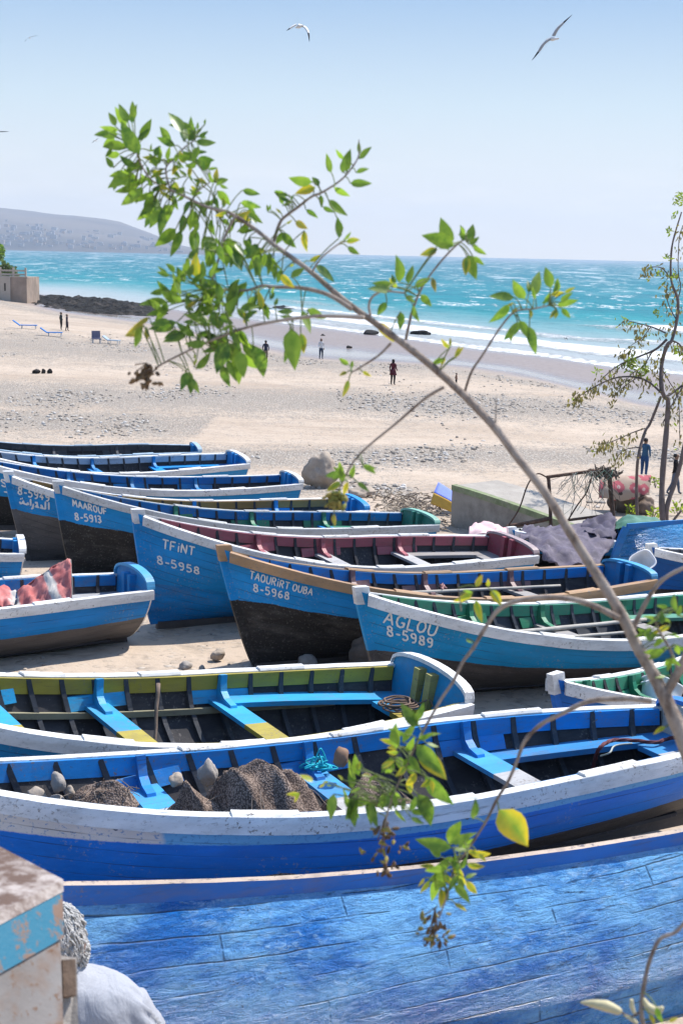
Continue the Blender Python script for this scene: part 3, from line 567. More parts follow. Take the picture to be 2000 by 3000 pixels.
# overturned hulls ---------------------------------------------------------
def upturned(name, label, q, hullm, keelf, kmats, keel_h=.085):
    R = Matrix.Translation((q['x'], q['y'], q['z'])) @ Matrix.Rotation(q['yaw'], 4, 'Z') @ Matrix.Rotation(q['pitch'], 4, 'Y') @ Matrix.Rotation(q['roll'], 4, 'X') @ Matrix.Translation((-q['L']/2, 0, 0)) @ Matrix.Rotation(math.pi, 4, 'X')
    root = empty(name, mw=R); tag(root, label, 'boat', 'overturned boats')
    h = hull_mesh(q, 'hull', hullm, root, 90, 30)
    for v in h.data.vertices: v.co.z += keelf(v.co.x)*(1-min(1, max(0, v.co.z/.8)))
    b = MB(); rings = []; n = 60
    for i in range(n+1):
        x = -.05+(q['L']-q['rake']+.05)*i/n; k = keelf(x); hh = keel_h*(1+.5*max(0, (x/q['L']-.55)/.4)); j = .006*fbm(x*3, 1, 2)
        rings.append([Vector((x, .030, k+.03)), Vector((x, -.030, k+.03)), Vector((x, -.019+j*.6, k-hh+j)), Vector((x, .018+j, k-hh+j))])
    b.loft(rings, cap=True)
    for fi, f in enumerate(b.f): b.m[fi] = 1 if (len(f) == 4 and fi % 4 == 2) else 0
    b.build('keel', kmats, root)
    sm = MB(); ln = [(q['L']-q['rake']*(1-u), sheer(q, 1)*u**1.2) for u in T_(0, 1, 8)]
    sm.loft([[Vector((x-.05, .04, z)), Vector((x-.05, -.04, z)), Vector((x+.08, -.03, z-.03)), Vector((x+.08, .03, z-.03))] for x, z in ln]); sm.build('stem_post', kmats[0], root)
    ts = T_(0, .985, 40)
    for side in (1, -1): strip(q, ts, side, [(-.05, .0), (.05, .0), (.05, -.12), (.008, -.12), (.008, -.03), (-.05, -.03)], 'gunwale', kmats[0], root)
    us = T_(0, 1, 8); outl = [hp(q, 0, u, 1) for u in us]+[hp(q, 0, u, -1) for u in reversed(us)][:-1]; b = MB(); n = len(outl)
    b.add(outl+[p+Vector((.05, 0, 0)) for p in outl], [tuple(range(n)), tuple(reversed(range(n, 2*n)))]+[(i, n+i, n+(i+1) % n, (i+1) % n) for i in range(n)]); b.build('transom', kmats[0], root)
    return root
def peeling(name, col, pale_col):
    m = N(name); c = m.co('Object'); gv = m.n('UVMap', uv_map='girth').outputs[0]; sg = m.n('SeparateXYZ'); m.L(gv, sg.inputs[0])
    cs = m.co('Object', (.5, 1.3, 1.3)); blot = m.noise(cs, 1.9, 8, .72, .2); wr = m.noise(m.co('Object', (.6, 1.8, 1.8)), 7, 8, .74, .5); fl = m.noise(c, 52, 6, .75); fl2 = m.noise(m.co('Object', (.8, 1.7, 1.7)), 15, 7, .76, .5); pt = m.noise(m.co('Object', (.6, 1.2, 1.2)), 2.6, 4)
    g = m.math('ADD', sg.outputs[1], m.math('MULTIPLY', m.noise(c, .8, 4, .6), .085)); gd = m.math('DIVIDE', g, .138); fr = m.math('FRACT', gd); tri = m.math('ABSOLUTE', m.math('SUBTRACT', fr, .5))
    brk = m.step(m.noise(m.co('Object', (.6, 3, 3)), 1.9, 5, .65), .46, .56); line = m.math('MULTIPLY', m.step(m.math('ADD', tri, m.math('MULTIPLY', m.math('SUBTRACT', fl, .5), .06)), .455, .5), brk)
    xb = m.math('FRACT', m.math('DIVIDE', m.math('ADD', sg.outputs[0], m.math('MULTIPLY', m.math('FLOOR', gd), .777)), 2.9)); butt = m.math('MULTIPLY', m.step(m.math('ABSOLUTE', m.math('SUBTRACT', xb, .5)), .4965, .499), m.math('MULTIPLY', brk, .6)); lines = m.math('MAXIMUM', line, butt)
    lap = m.math('MULTIPLY', m.step(fr, .0, .9), brk)
    base = m.mix(m.step(blot, .42, .57), dk(col, .9), pale_col); base = m.mix(m.math('MULTIPLY', m.step(wr, .52, .66), .35), base, dk(col, .7)); base = m.mix(m.math('MULTIPLY', m.step(m.noise(c, 4, 7, .75), .50, .60), .35), base, dk(col, .8))  # deep and pale blue paint mottled at random by noise
    base = m.mix(m.math('MULTIPLY', m.math('MULTIPLY', m.step(fl2, .53, .60), m.step(pt, .44, .58)), .75), base, (.32, .58, .90)); base = m.mix(m.math('MULTIPLY', m.step(fl, .61, .66), m.step(pt, .36, .52)), base, (.010, .04, .12))
    crk = m.math('MULTIPLY', m.step(m.noise(m.co('Object', (.7, 6, 6)), 4.6, 7, .78, .6), .60, .63), m.step(m.noise(c, 1.3, 3), .40, .55)); base = m.mix(m.math('MULTIPLY', crk, .8), base, (.008, .04, .13))
    base = m.mix(m.math('MULTIPLY', lines, .75), base, (.006, .03, .10))
    h = m.math('ADD', m.math('MULTIPLY', wr, 1.3), m.math('ADD', m.math('MULTIPLY', fl, .3), m.math('MULTIPLY', fl2, 1.2))); h = m.math('SUBTRACT', m.math('ADD', h, m.math('MULTIPLY', lap, .5)), m.math('ADD', m.math('MULTIPLY', crk, .8), m.math('MULTIPLY', lines, 1.3)))
    return m.fin(base, m.math('ADD', .15, m.math('MULTIPLY', fl2, .26)), m.bump(m.math('ADD', h, m.math('MULTIPLY', m.noise(m.co('Object', (.55, 2.0, 2.0)), 3.1, 5, .62, .8), 2.6)), 1.0, .042), .5)
_o = hitz(1046, 2550, 5.5); YA = math.radians(205)
qa = dict(x=_o.x-.0*math.cos(math.radians(25)), y=_o.y-.0*math.sin(math.radians(25)), z=5.415, yaw=YA, L=7.4, B=1.36, bow=1.5, mid=1.22, st=1.2, roll=-.225, pitch=0, rake=.5, sf=.7)
PEEL = peeling('peeling_blue', (.003, .20, .70), (.20, .53, .93))
KB = paint((.004, .12, .46), .3, None, .4); KT = paint((.44, .35, .275), .9, (.16, .14, .15), .85, 1.5, .6)
def keelA(x):
    s = max(-2.6, x-qa['L']/2); return -(.104*s+.022*s*s)
NB[0] = 1
upturned('overturned_boat', 'big overturned boat with peeling bright blue hull and worn keel in the foreground', qa, PEEL, keelA, [KB, KT])
NB[0] = 0
qb = dict(x=7.6, y=27.2, z=4.12, yaw=math.radians(208), L=6.2, B=1.9, bow=1.3, mid=1.05, st=1.0, roll=0, pitch=0, rake=.5, sf=.7)
upturned('overturned_boat', 'bright blue overturned boat beyond the dinghy at the right edge', qb, peeling('peeling_light_blue', (.01, .22, .55), (.05, .34, .66)), lambda x: 0, [paint((.01, .16, .42), .3), paint((.02, .25, .55), .3)], .05)
# ---------------------------------------------------------------- rocks, shore, built things
def rock(name, loc, size, seed, mat, label=None, group=None, rz=0.0, sub=3, sink=.25, link=True):
    bm = bmesh.new(); bmesh.ops.create_icosphere(bm, subdivisions=sub, radius=1.0)
    for v in bm.verts:
        p = v.co.copy(); k = 1+.28*mnoise.noise(p*1.3+Vector((seed*3.1, 0, 0)))+.12*mnoise.noise(p*3.2+Vector((0, seed*1.7, 0)))
        for a in range(5):
            n = Vector((math.sin(seed*7+a*2.4), math.cos(seed*5+a*1.9), math.sin(seed+a*3.3)*.8)).normalized(); d = p.dot(n)
            if d > .62: k *= 1-.55*(d-.62)
        v.co = Vector((p.x*k*size[0]/2, p.y*k*size[1]/2, p.z*k*size[2]/2))
    me = bpy.data.meshes.new(name); bm.to_mesh(me); bm.free(); me.materials.append(mat)
    me.polygons.foreach_set('use_smooth', [sub > 2]*len(me.polygons))
    o = bpy.data.objects.new(name, me); COL.objects.link(o); o.location = Vector(loc)+Vector((0, 0, size[2]*(.5-sink))); o.rotation_euler = (0, 0, rz)
    if label: tag(o, label, 'rock', group)
    return o
ROCK = plain('beach_stone', (.38, .315, .25), .85, .25, 3, .6, .2, bd=.03, col2=(.27, .215, .17)); ROCKG = plain('grey_stone', (.33, .295, .26), .85, .25, 4, .7, .2, bd=.03, col2=(.22, .19, .165)); DROCK = plain('reef_rock', (.010, .009, .008), .85, .5, .6, .9, .2, 'World', .4, (.06, .05, .042), (.55, .66))
def pxw(p): return (p-CAM).dot(_f)/F           # metres per photo pixel at a point
P = ground(940, 1428); s = pxw(P); rock('boulder', P, (104*s, 90*s, 116*s), 4, ROCK, 'large upright tan boulder on the sand behind the boat sterns', 'boulders on the beach', .4, 4, .12)
P = ground(1056, 1456); s = pxw(P); rock('boulder', P, (86*s, 70*s, 40*s), 8, ROCK, 'low brown boulder just right of the large upright tan boulder', 'boulders on the beach', .2, 4, .2)
P = ground(638, 1935); s = pxw(P); rock('stone', P, (42*s, 40*s, 40*s), 5, ROCK, 'round tan stone alone on the sand in front of the brown-gunwale boat', None, 0, 3, .06)
for k, (x, y, w_, h_, lab) in enumerate([(900, 1952, 66, 32, 'grey stone beside the black bow of the brown-gunwale boat'), (545, 1958, 48, 18, 'flat dark stone beside the round tan stone'), (592, 1962, 24, 14, 'tiny dark stone below the round tan stone'), (735, 1962, 60, 22, 'pale flat stone at the foot of the brown-gunwale boat')]):
    P = ground(x, y); s = pxw(P); rock('stone', P, (w_*s, w_*.8*s, h_*1.5*s), 11+k, ROCKG, lab, 'stones under the boats', k)
P = ground(1072, 1950); s = pxw(P); rock('boulder', P, (105*s, 70*s, 105*s), 21, plain('damp_rock', (.13, .11, .095), .85, .3, 4, .6, .2), 'dark rough boulder wedged between the brown-gunwale boat and the teal boat', 'boulders on the beach', .1, 4, .1)
for k, (x, w_, h_, lab) in enumerate([(107, 26, 13, 'leftmost of three dark stones in a short line on the left beach'), (128, 14, 13, 'middle one of three dark stones in a line on the left beach'), (147, 18, 14, 'rightmost of three dark stones in a line on the left beach')]):
    P = ground(x, 1094); s = pxw(P); rock('stone', P, (w_*s, w_*s, h_*s*1.4), 30+k, DROCK, lab, 'three dark stones on the left beach', k, 2)
for k, (x, y, w_, h_, lab) in enumerate([(1085, 978, 50, 10, 'flat dark rock awash in the surf near the middle'), (1232, 981, 44, 11, 'flat dark rock in the foam right of the leaning branch'), (1023, 1020, 12, 7, 'small black rock on the wet sand'), (945, 985, 14, 5, 'thin dark rock at the edge of the backwash')]):
    P = ground(x, y) if y > 1000 else hitz(x, y, .05); s = pxw(P); rock('rock', P, (w_*s, w_*s*1.5, h_*s*2), 40+k, DROCK, lab, 'dark rocks in the surf', k, 3, .4)
# rocky reef left
def reefz(x, y):
    P_ = Vector((x, y, 0)); d = (P_-CAM).dot(_f); px = 1000+F*x/d*.985
    top = float(np.interp(px, [50, 85, 130, 200, 300, 390, 430, 470, 520, 600], [2.2, 2.6, 2.1, 2.3, 2.0, 1.2, 1.1, .2, -1.2, -2])); e = min(1, (y-186)/7)*min(1, max(0, (228-y)/9))
    z = top*.72*(.35+.65*min(1, max(0, (y-186)/26)))*1.0-.5+1.0*mnoise.ridged_multi_fractal(Vector((x*.22, y*.35, 1)), 1, 2.1, 4, 1, 2)*.45*e+.5*fbm(x*.8, y*.6, 2)
    return z if e > .02 else -1.5
tag(grid([-62+.45*i for i in range(108)], [184+.55*j for j in range(84)], reefz, 'rock_reef', DROCK, smooth=False), kind='structure')
tag(grid([-22+.4*i for i in range(36)], [232+.6*j for j in range(14)], lambda x, y: .05+.75*mnoise.noise(Vector((x*.25, y*.3, 4)))*1.0+.25*fbm(x, y, 1)-.012*(x+14)**2, 'surf_reef', DROCK, smooth=False), kind='structure')
# pebbles
def scatter(name, n, f, lo, hi, mats, seed, flat=.55):
    r = np.random.default_rng(seed); ico = np.array([(0, 0, 1), (.9, 0, .45), (.28, .85, .45), (-.72, .53, .45), (-.72, -.53, .45), (.28, -.85, .45), (.72, .53, -.45), (-.28, .85, -.45), (-.9, 0, -.45), (-.28, -.85, -.45), (.72, -.53, -.45), (0, 0, -1)])
    fc = [(0, 1, 2), (0, 2, 3), (0, 3, 4), (0, 4, 5), (0, 5, 1), (1, 6, 2), (2, 7, 3), (3, 8, 4), (4, 9, 5), (5, 10, 1), (2, 6, 7), (3, 7, 8), (4, 8, 9), (5, 9, 10), (1, 10, 6)]
    b = MB()
    for i in range(n):
        x, y = f(r); sz = lo+(hi-lo)*r.random()**3; a = r.random()*6.28; ca, sa = math.cos(a), math.sin(a); q = ico*sz*(1+.35*(r.random((12, 1))-.5)); q = q*np.array([1, .75, flat])
        z = terrain(x, y)+sz*flat*.3; b.add([(x+p[0]*ca-p[1]*sa, y+p[0]*sa+p[1]*ca, z+p[2]) for p in q], fc, int(r.integers(len(mats))))
    return b.build(name, mats)
PM = [plain('pebble%d' % i, c, .85, .15, 2, .2) for i, c in enumerate([(.42, .385, .34), (.34, .305, .265), (.24, .21, .18), (.52, .49, .45), (.38, .32, .255)])]
def pbk(r):
    while True:
        d = 36+120*r.random()**1.25; x = (r.random()*2.5-1.25)*d*.24
        if fbm(x*.13, d*.05, 12, 3) > -.05+.3*r.random()-.35*(zone(x, d)[1]-.5) and (zone(x, d)[1] > .28+.75*r.random() or r.random() < .05): 
            if zone(x, d)[0] < .3: return x, d
tag(scatter('beach_pebbles', 9500, pbk, .02, .13, PM, 4), kind='stuff')
def pnear(r):
    y = 11+26*r.random(); return (r.random()*2.4-1.2)*y*.27, y
tag(scatter('sand_pebbles', 1800, pnear, .01, .05, [PM[1], PM[2], PM[4]], 9), kind='stuff')
# driftwood litter behind the sterns
b = MB(); r2 = random.Random(3); DW = [plain('drift_pale', (.30, .25, .19), .9, .3, 6), plain('drift_dark', (.12, .095, .075), .9, .3, 6)]
for i in range(520):
    px = r2.gauss(1210, 75); py = 1490+r2.gauss(0, 24)+(px-1200)*.12
    if not 1085 < px < 1345 or not 1440 < py < 1575: continue
    P_ = ground(px, py); a = r2.uniform(0, 6.28); l = r2.uniform(.06, .3); d = Vector((math.cos(a), math.sin(a), r2.uniform(-.2, .5)))*l; P_ += Vector((0, 0, r2.uniform(.01, .14)))
    b.tube([P_-d*.5, P_+Vector((r2.uniform(-.03, .03), 0, r2.uniform(0, .05))), P_+d*.5], r2.uniform(.006, .02), 5, r2.choice([0, 0, 1]))
tag(b.build('driftwood_litter', DW), kind='stuff')
# concrete slipway wall
CONC = plain('old_concrete', (.30, .275, .235), .9, .2, 1.6, .6, .15, bd=.02, col2=(.19, .165, .14)); MOSS = plain('mossy_edge', (.20, .235, .13), .9, .25, 5, .5, .1, col2=(.3, .28, .22))
zt = 3.86; A0 = hitz(1322, 1420, zt); A1 = hitz(1615, 1484, zt-.05); dirv = (A1-A0).normalized(); A2 = A1+dirv*1.6; back = Vector((-dirv.y, dirv.x, 0)); back = back if back.y > 0 else -back
root = empty('slipway_wall', (A0.x, A0.y, terrain(A0.x, A0.y))); tag(root, 'weathered concrete slipway wall sloping down to the right behind the sterns', 'wall')
I = Matrix.Translation(-root.location)
def prism(front, h0, th, name, mat):
    b = MB(); rings = []
    for i, p in enumerate(front):
        q_ = p-root.location; rings.append([q_+Vector((0, 0, h0[0])), q_+back*th+Vector((0, 0, h0[0])), q_+back*th+Vector((0, 0, h0[1])), q_+Vector((0, 0, h0[1]))])
    b.loft(rings); return b.build(name, mat, root)
fr = [A0+(A2-A0)*(i/8)+Vector((0, 0, -.42*(i/8)**1.3)) for i in range(9)]
prism([p+back*.02 for p in fr], (-1.7, -.13), 1.5, 'wall_body', CONC); prism(fr, (-.13, .0), .16, 'mossy_edge', MOSS); prism([p+back*.163 for p in fr], (-.127, -.02), 1.34, 'slab_top', plain('slab', (.34, .31, .27), .9, .15, 2, .4, .15))
# rusty frame hung with netting
RUST = plain('rusty_iron', (.085, .05, .035), .85, .35, 12, .6, .2, col2=(.16, .08, .05))
d0 = 29.2; root = empty('net_frame', PX(1690, 1530, d0)); tag(root, 'rusty iron frame hung with torn green and brown netting, above the tarpaulins', 'frame')
def L_(*p): return [q_-root.location for q_ in p]
for nm, pts, r_ in [('post', [(1605, 1395, d0), (1610, 1470, d0), (1614, 1600, d0)], .038), ('post', [(1781, 1373, d0+.4), (1788, 1440, d0+.4), (1798, 1560, d0+.4)], .05), ('top_rail', [(1600, 1398, d0), (1690, 1386, d0+.2), (1783, 1374, d0+.4)], .035), ('lower_rail', [(1484, 1543, d0-.3), (1550, 1532, d0-.2), (1613, 1518, d0)], .045), ('lower_rail', [(1662, 1524, d0), (1740, 1514, d0+.2), (1795, 1507, d0+.4)], .03), ('brace', [(1600, 1398, d0), (1572, 1388, d0-.1), (1545, 1420, d0-.2), (1520, 1490, d0-.3), (1488, 1540, d0-.3)], .016), ('brace', [(1735, 1387, d0+.2), (1718, 1440, d0+.1), (1690, 1480, d0), (1664, 1522, d0)], .016)]:
    b = MB(); b.tube(smoothpath(L_(*[PX(*p) for p in pts]), 4), r_, 7); b.build(nm, RUST, root)
r2 = random.Random(8); NG = [plain('net_green', (.10, .20, .14), .9, .3, 9), plain('net_brown', (.13, .10, .075), .9, .3, 9), plain('net_pale', (.36, .34, .28), .9, .2, 9)]
b = MB()
for i in range(46):
    px = r2.uniform(1662, 1795); y0 = 1384-(px-1690)*.09; ln = r2.uniform(30, 130); x2 = px+r2.uniform(-60, 60); dd = d0+r2.uniform(-.1, .4)
    pts = [PX(px, y0, dd), PX(px+(x2-px)*.4+r2.uniform(-14, 14), y0+ln*.4, dd+r2.uniform(-.2, .2)), PX(px+(x2-px)*.7+r2.uniform(-18, 18), y0+ln*.75, dd), PX(x2, y0+ln, dd)]
    b.tube(smoothpath(L_(*pts), 3), r2.uniform(.003, .007), 4, r2.choice([0, 1, 1, 2, 2]))
for i in range(70):
    px = r2.gauss(1765, 16); pts = [PX(px+r2.gauss(0, 8), 1380+r2.gauss(6, 9), d0+.4+r2.gauss(0, .08)) for _ in range(4)]; b.tube(smoothpath(L_(*pts), 3), .014, 4, 1)
b.build('hanging_net', NG, root)
# cloth over frame (bundle)
def sheet(name, rows, mat, parent=None, thick=.012, nu=6, nv=6, amp=.03, seed=0, freq=3.0):
    """cloth surface through a grid of 3-D points, with folds"""
    A = [smoothpath(r, nu) for r in rows]; n = len(A[0]); cols = [smoothpath([r[i] for r in A], nv) for i in range(n)]; m_ = len(cols[0]); b = MB(); G = []
    for j in range(m_):
        for i in range(n):
            p = cols[i][j].copy(); k = amp*(.7*mnoise.noise(p*freq+Vector((seed, 0, 0)))+1.0*(.5-min(.5, 1.8*abs(mnoise.noise(Vector((p.x*freq*1.5+p.z*freq*.7+seed, p.y*freq*.5, p.z*freq*.9))))))+.25*mnoise.noise(p*freq*3.1+Vector((0, seed, 0))))
            p += Vector((.3*k, -.5*k, k)); G.append(p)
    b.v = [tuple(p) for p in G]
    for j in range(m_-1):
        for i in range(n-1): b.f.append((j*n+i, j*n+i+1, (j+1)*n+i+1, (j+1)*n+i)); b.m.append(0)
    o = b.build(name, mat, parent, smooth=True); md = o.modifiers.new('t', 'SOLIDIFY'); md.thickness = thick; return o
def rel(rows, root): return [[p-root.location for p in r] for r in rows]
def rowpx(*rows): return [[PX(*p) for p in r] for r in rows]
PURP = plain('purple_tarp', (.095, .08, .11), .75, .35, 5, .4, .3, col2=(.19, .165, .19)); GTARP = plain('green_tarp', (.05, .155, .105), .6, .25, 4, .4, .35, col2=(.13, .26, .2)); PINKC = plain('pink_sheet', (.60, .42, .42), .8, .15, 7, .3, .2, col2=(.5, .12, .14), c2=(.60, .66))
o = sheet('tarpaulin', rowpx([(1530, 1552, 27.6), (1600, 1545, 28), (1690, 1540, 28.4), (1770, 1545, 28.6)], [(1520, 1580, 26.6), (1590, 1572, 26.6), (1690, 1575, 27), (1795, 1590, 27.2)], [(1560, 1600, 26.0), (1610, 1612, 25.8), (1690, 1620, 26), (1760, 1640, 26)], [(1588, 1640, 25.4), (1630, 1662, 25), (1700, 1668, 25), (1752, 1690, 25.2)]), PURP, None, .015, 9, 9, .15, 3, 2.4); tag(o, 'crumpled grey-purple tarpaulin thrown over the boat behind the red-inside boat', 'tarpaulin')
o = sheet('tarpaulin', rowpx([(1705, 1532, 28.9), (1745, 1522, 29), (1800, 1512, 29.2)], [(1700, 1548, 28), (1750, 1550, 28), (1798, 1545, 28.2)], [(1705, 1565, 27.4), (1755, 1578, 27.2), (1800, 1580, 27.5)]), plain('dark_tarp', (.07, .06, .09), .75, .25, 5, .4, .3), None, .015, 8, 8, .16, 9, 2.6); tag(o, 'dark purple-grey tarpaulin bundled beside the green tarpaulin', 'tarpaulin')
o = sheet('tarpaulin', rowpx([(1805, 1528, 29.2), (1850, 1508, 29.4), (1900, 1520, 29.6), (1938, 1533, 29.6)], [(1803, 1545, 28.4), (1850, 1540, 28.2), (1900, 1540, 28.4), (1936, 1545, 28.8)], [(1812, 1553, 27.8), (1850, 1556, 27.6), (1890, 1557, 27.8), (1930, 1552, 28.2)]), GTARP, None, .015, 7, 7, .10, 5, 2); tag(o, 'dark green tarpaulin lying in a low peaked heap', 'tarpaulin')
o = sheet('sheet', rowpx([(1372, 1548, 26.9), (1400, 1535, 27.4), (1445, 1540, 27.8), (1492, 1552, 28)], [(1374, 1566, 26.6), (1420, 1552, 26.9), (1460, 1562, 27), (1490, 1572, 27.2)], [(1384, 1566, 26.5), (1430, 1572, 26.3), (1460, 1584, 26.2), (1480, 1595, 26.4)]), PINKC, None, .012, 7, 7, .10, 2, 3); tag(o, 'pink and white sheet over the stern of the red-inside boat', 'sheet')
# blue and yellow beach shade
P = ground(1300, 1502); s = pxw(P); root = empty('beach_tent', P); tag(root, 'small blue and yellow fabric beach tent beside the concrete wall', 'tent')
dpt = (P-CAM).dot(_f); R0 = [PX(1283, 1413, dpt), PX(1340, 1450, dpt-.2)]; R1 = [PX(1270, 1443, dpt-.45), PX(1338, 1480, dpt-.6)]; R2 = [PX(1260, 1476, dpt-.5), PX(1338, 1506, dpt-.65)]; RB = [PX(1320, 1440, dpt+.6), PX(1372, 1470, dpt+.5)]
sheet('top_panel', rel([R0, R1], root), plain('blue_cloth', (.14, .20, .60), .7, .1, 5), root, .01, 5, 5, .015); sheet('side_panel', rel([R1, R2], root), plain('yellow_cloth', (.62, .36, .06), .7, .1, 5), root, .01, 5, 5, .015); sheet('back_panel', rel([RB, R0], root), plain('blue_cloth2', (.14, .20, .60), .7, .1, 5), root, .01, 5, 5, .015)
# patterned rug on a rock
m = N('patterned_rug'); c = m.co('Object'); v = m.n('TexVoronoi', voronoi_dimensions='2D'); m.L(m.co('Object', (1, 1, 1.15), (math.pi/2, 0, 0)), v.inputs['Vector']); v.inputs['Scale'].default_value = 2.7; v.inputs['Randomness'].default_value = .55; dv = v.outputs['Distance']
pet = m.noise(c, 24, 2); base = m.mix(m.step(m.noise(m.co('Object', (1, .1, 1)), 2.6, 2), .57, .60), (.36, .275, .21), (.07, .045, .04)); dd_ = m.math('ADD', dv, m.math('MULTIPLY', m.math('SUBTRACT', pet, .5), .3))
base = m.mix(m.step(dd_, .40, .37), base, (.36, .095, .11)); base = m.mix(m.step(dv, .14, .11), base, (.44, .30, .27)); RUG = m.fin(base, .95, m.bump(m.noise(c, 60, 3), .4, .01), .1)
P = ground(1850, 1505); s = pxw(P); dd = (P-CAM).dot(_f)
rock('boulder', P+Vector((-.1, .25, 0)), (128*s, .8, 84*s), 51, plain('dark_brown_rock', (.13, .105, .085), .9, .3, 3, .6, .1), 'dark brown boulder carrying the pink flowered rug', 'boulders on the beach', .1, 4, .08)  # dark brown stone with random variation in tone
P2 = ground(1888, 1506); rock('boulder', P2, (62*s, 60*s, 62*s), 52, plain('brown_rock', (.17, .13, .105), .9, .3, 3, .6, .1), 'brown rounded boulder at the right end of the flowered rug', 'boulders on the beach', .5, 4, .12)
o = sheet('rug', rowpx([(1755, 1388, dd+.9), (1820, 1397, dd+.9), (1870, 1393, dd+.9), (1905, 1398, dd+.9)], [(1757, 1396, dd-.1), (1820, 1402, dd-.1), (1870, 1398, dd-.1), (1904, 1400, dd-.05)], [(1752, 1428, dd-.45), (1820, 1432, dd-.48), (1870, 1428, dd-.45), (1902, 1428, dd-.35)], [(1754, 1456, dd-.5), (1810, 1467, dd-.52), (1860, 1462, dd-.5), (1900, 1450, dd-.4)]), RUG, None, .02, 7, 7, .04, 3, 2.5); tag(o, 'pink and beige flowered rug draped over a dark boulder', 'rug')
# stone terrace building at the left edge
P = ground(80, 889); s = pxw(P); D = (P-CAM).dot(_f); root = empty('terrace_wall', P); tag(root, 'stone terrace with railing at the left edge above the reef', 'building')
STN = plain('terrace_stone', (.33, .255, .20), .9, .25, .5, .6, .1, col2=(.24, .19, .155)); PAL = plain('pale_plaster', (.42, .36, .30), .9, .12, .5, .3, .1)
h = 75*s; b = MB(); b.box((-42*s, 4, h/2-1), (84*s, 8, h+2)); b.build('wall', STN, root)
b = MB(); b.box((-62*s, -.12, h/2-1), (30*s, .4, h+2.01)); b.build('buttress', PAL, root)
b = MB(); b.box((-62*s, -.33, h*.62), (4*s, .06, 22*s)); b.build('slit_window', plain('dark_slit', (.03, .025, .02), .9), root)
b = MB(); b.box((-41*s, .3, h+1.5*s), (86*s, .7, 3*s)); b.build('coping', PAL, root)
for x in (-4, -40, -78):
    b = MB(); b.box((x*s, .3, h+15*s), (5*s, 5*s, 26*s)); b.build('railing_post', PAL, root)
for x0, x1 in ((-6, -38), (-42, -76)):
    for z in (8, 19):
        b = MB(); b.box(((x0+x1)/2*s, .3, h+z*s), (abs(x1-x0)*s, 2.4*s, 5*s)); b.build('rail', PAL, root)
# ---------------------------------------------------------------- things lying in the boats
RM = {k: rootmat(q) for k, q in BO.items()}
def inboat(k, px, py, zl):
    Mi = RM[k].inverted(); o = Mi @ CAM; d = Mi.to_3x3() @ ray(px, py); t = (zl-o.z)/d.z; return RM[k] @ (o+d*t)
def iny(k, px, py, yl, zfix=None):
    Mi = RM[k].inverted(); o = Mi @ CAM; d = Mi.to_3x3() @ ray(px, py); t = (yl-o.y)/d.y; p = o+d*t
    if zfix is not None: p.z = zfix
    return RM[k] @ p
NETM = N('knotted_net'); c = NETM.co('Object'); wv = NETM.n('TexVoronoi'); NETM.L(c, wv.inputs['Vector']); wv.inputs['Scale'].default_value = 74; vd = wv.outputs['Distance']; n1 = NETM.noise(c, 5, 5, .6)
base = NETM.mix(NETM.step(n1, .35, .65), (.16, .115, .09), (.34, .26, .21)); base = NETM.mix(NETM.math('MULTIPLY', NETM.step(vd, .36, .6), .8), base, (.05, .036, .03))
NETMAT = NETM.fin(base, .95, NETM.bump(NETM.math('SUBTRACT', 1.0, vd), .6, .008), .1)
def heap_fold(x, y, s): return abs(mnoise.noise(Vector((x*1.6+s*2, y*.8-s+x*.5, 2))))
def heap(name, P, lx, ly, h, seed, mat, label, rz=0.0, peak=0.0, group='brown fishing nets heaped in the blue boat'):
    b = MB(); n, k = 46, 30
    for j in range(k+1):
        for i in range(n):
            a = 2*math.pi*i/n; r = j/k; x = math.cos(a)*r; y = math.sin(a)*r
            e = (1-r**2.4); z = h*e*(.80+.35*mnoise.noise(Vector((x*1.2+seed, y*1.2, 0))))
            fd = heap_fold(x, y, seed); z += h*.26*e*(1-min(1, fd*3.0))**.8+.035*e*mnoise.noise(Vector((x*4+seed, y*4, 5)))
            z += peak*math.exp(-((x+.55)**2+(y*.8)**2)/.05)
            w_ = 1+.18*mnoise.noise(Vector((math.cos(a)*1.5, math.sin(a)*1.5, seed)))
            b.v.append((x*lx/2*w_, y*ly/2*w_, z))
    for j in range(k):
        for i in range(n): b.f.append((j*n+i, j*n+(i+1) % n, (j+1)*n+(i+1) % n, (j+1)*n+i)); b.m.append(0)
    o = b.build(name, mat, None, True); o.location = P; o.rotation_euler = (0, 0, rz); tag(o, label, 'net', group)
    # loose frayed cords
    f = MB(); r_ = random.Random(seed)
    for i in range(16):
        a = r_.uniform(0, 6.28); x, y = math.cos(a)*lx*.42, math.sin(a)*ly*.42; pts = [Vector((x*k_, y*k_, h*(1.05-.5*k_)+r_.uniform(-.02, .05))) for k_ in (.5, .75, 1.0, 1.15)]
        f.tube(smoothpath([p+Vector((r_.uniform(-.04, .04), r_.uniform(-.04, .04), 0)) for p in pts], 3), .003, 4)
    f.build('loose_cord', plain('cord', (.20, .16, .13), .9, .2, 9), o)
    return o
BA = math.radians(23)
heap('fishing_net', iny('net', 300, 2366, .12), .56, .30, .19, 3, NETMAT, 'rolled brown net left of the nearest-left blue thwart, beside loose stones', BA)
heap('fishing_net', iny('net', 556, 2390, .20, .42), .74, .80, .60, 7, NETMAT, 'brown net heap between the first thwart and the twin-peaked net', BA)
heap('fishing_net', iny('net', 765, 2390, .20, .42), 1.20, 1.0, .74, 12, NETMAT, 'largest brown net heap with pointed fold in the middle of the blue boat', BA)
heap('fishing_net', iny('net', 1095, 2330, -.1, .3), .80, .85, .46, 17, NETMAT, 'dark speckled net heap right of the cyan rope, behind the leaves', BA)
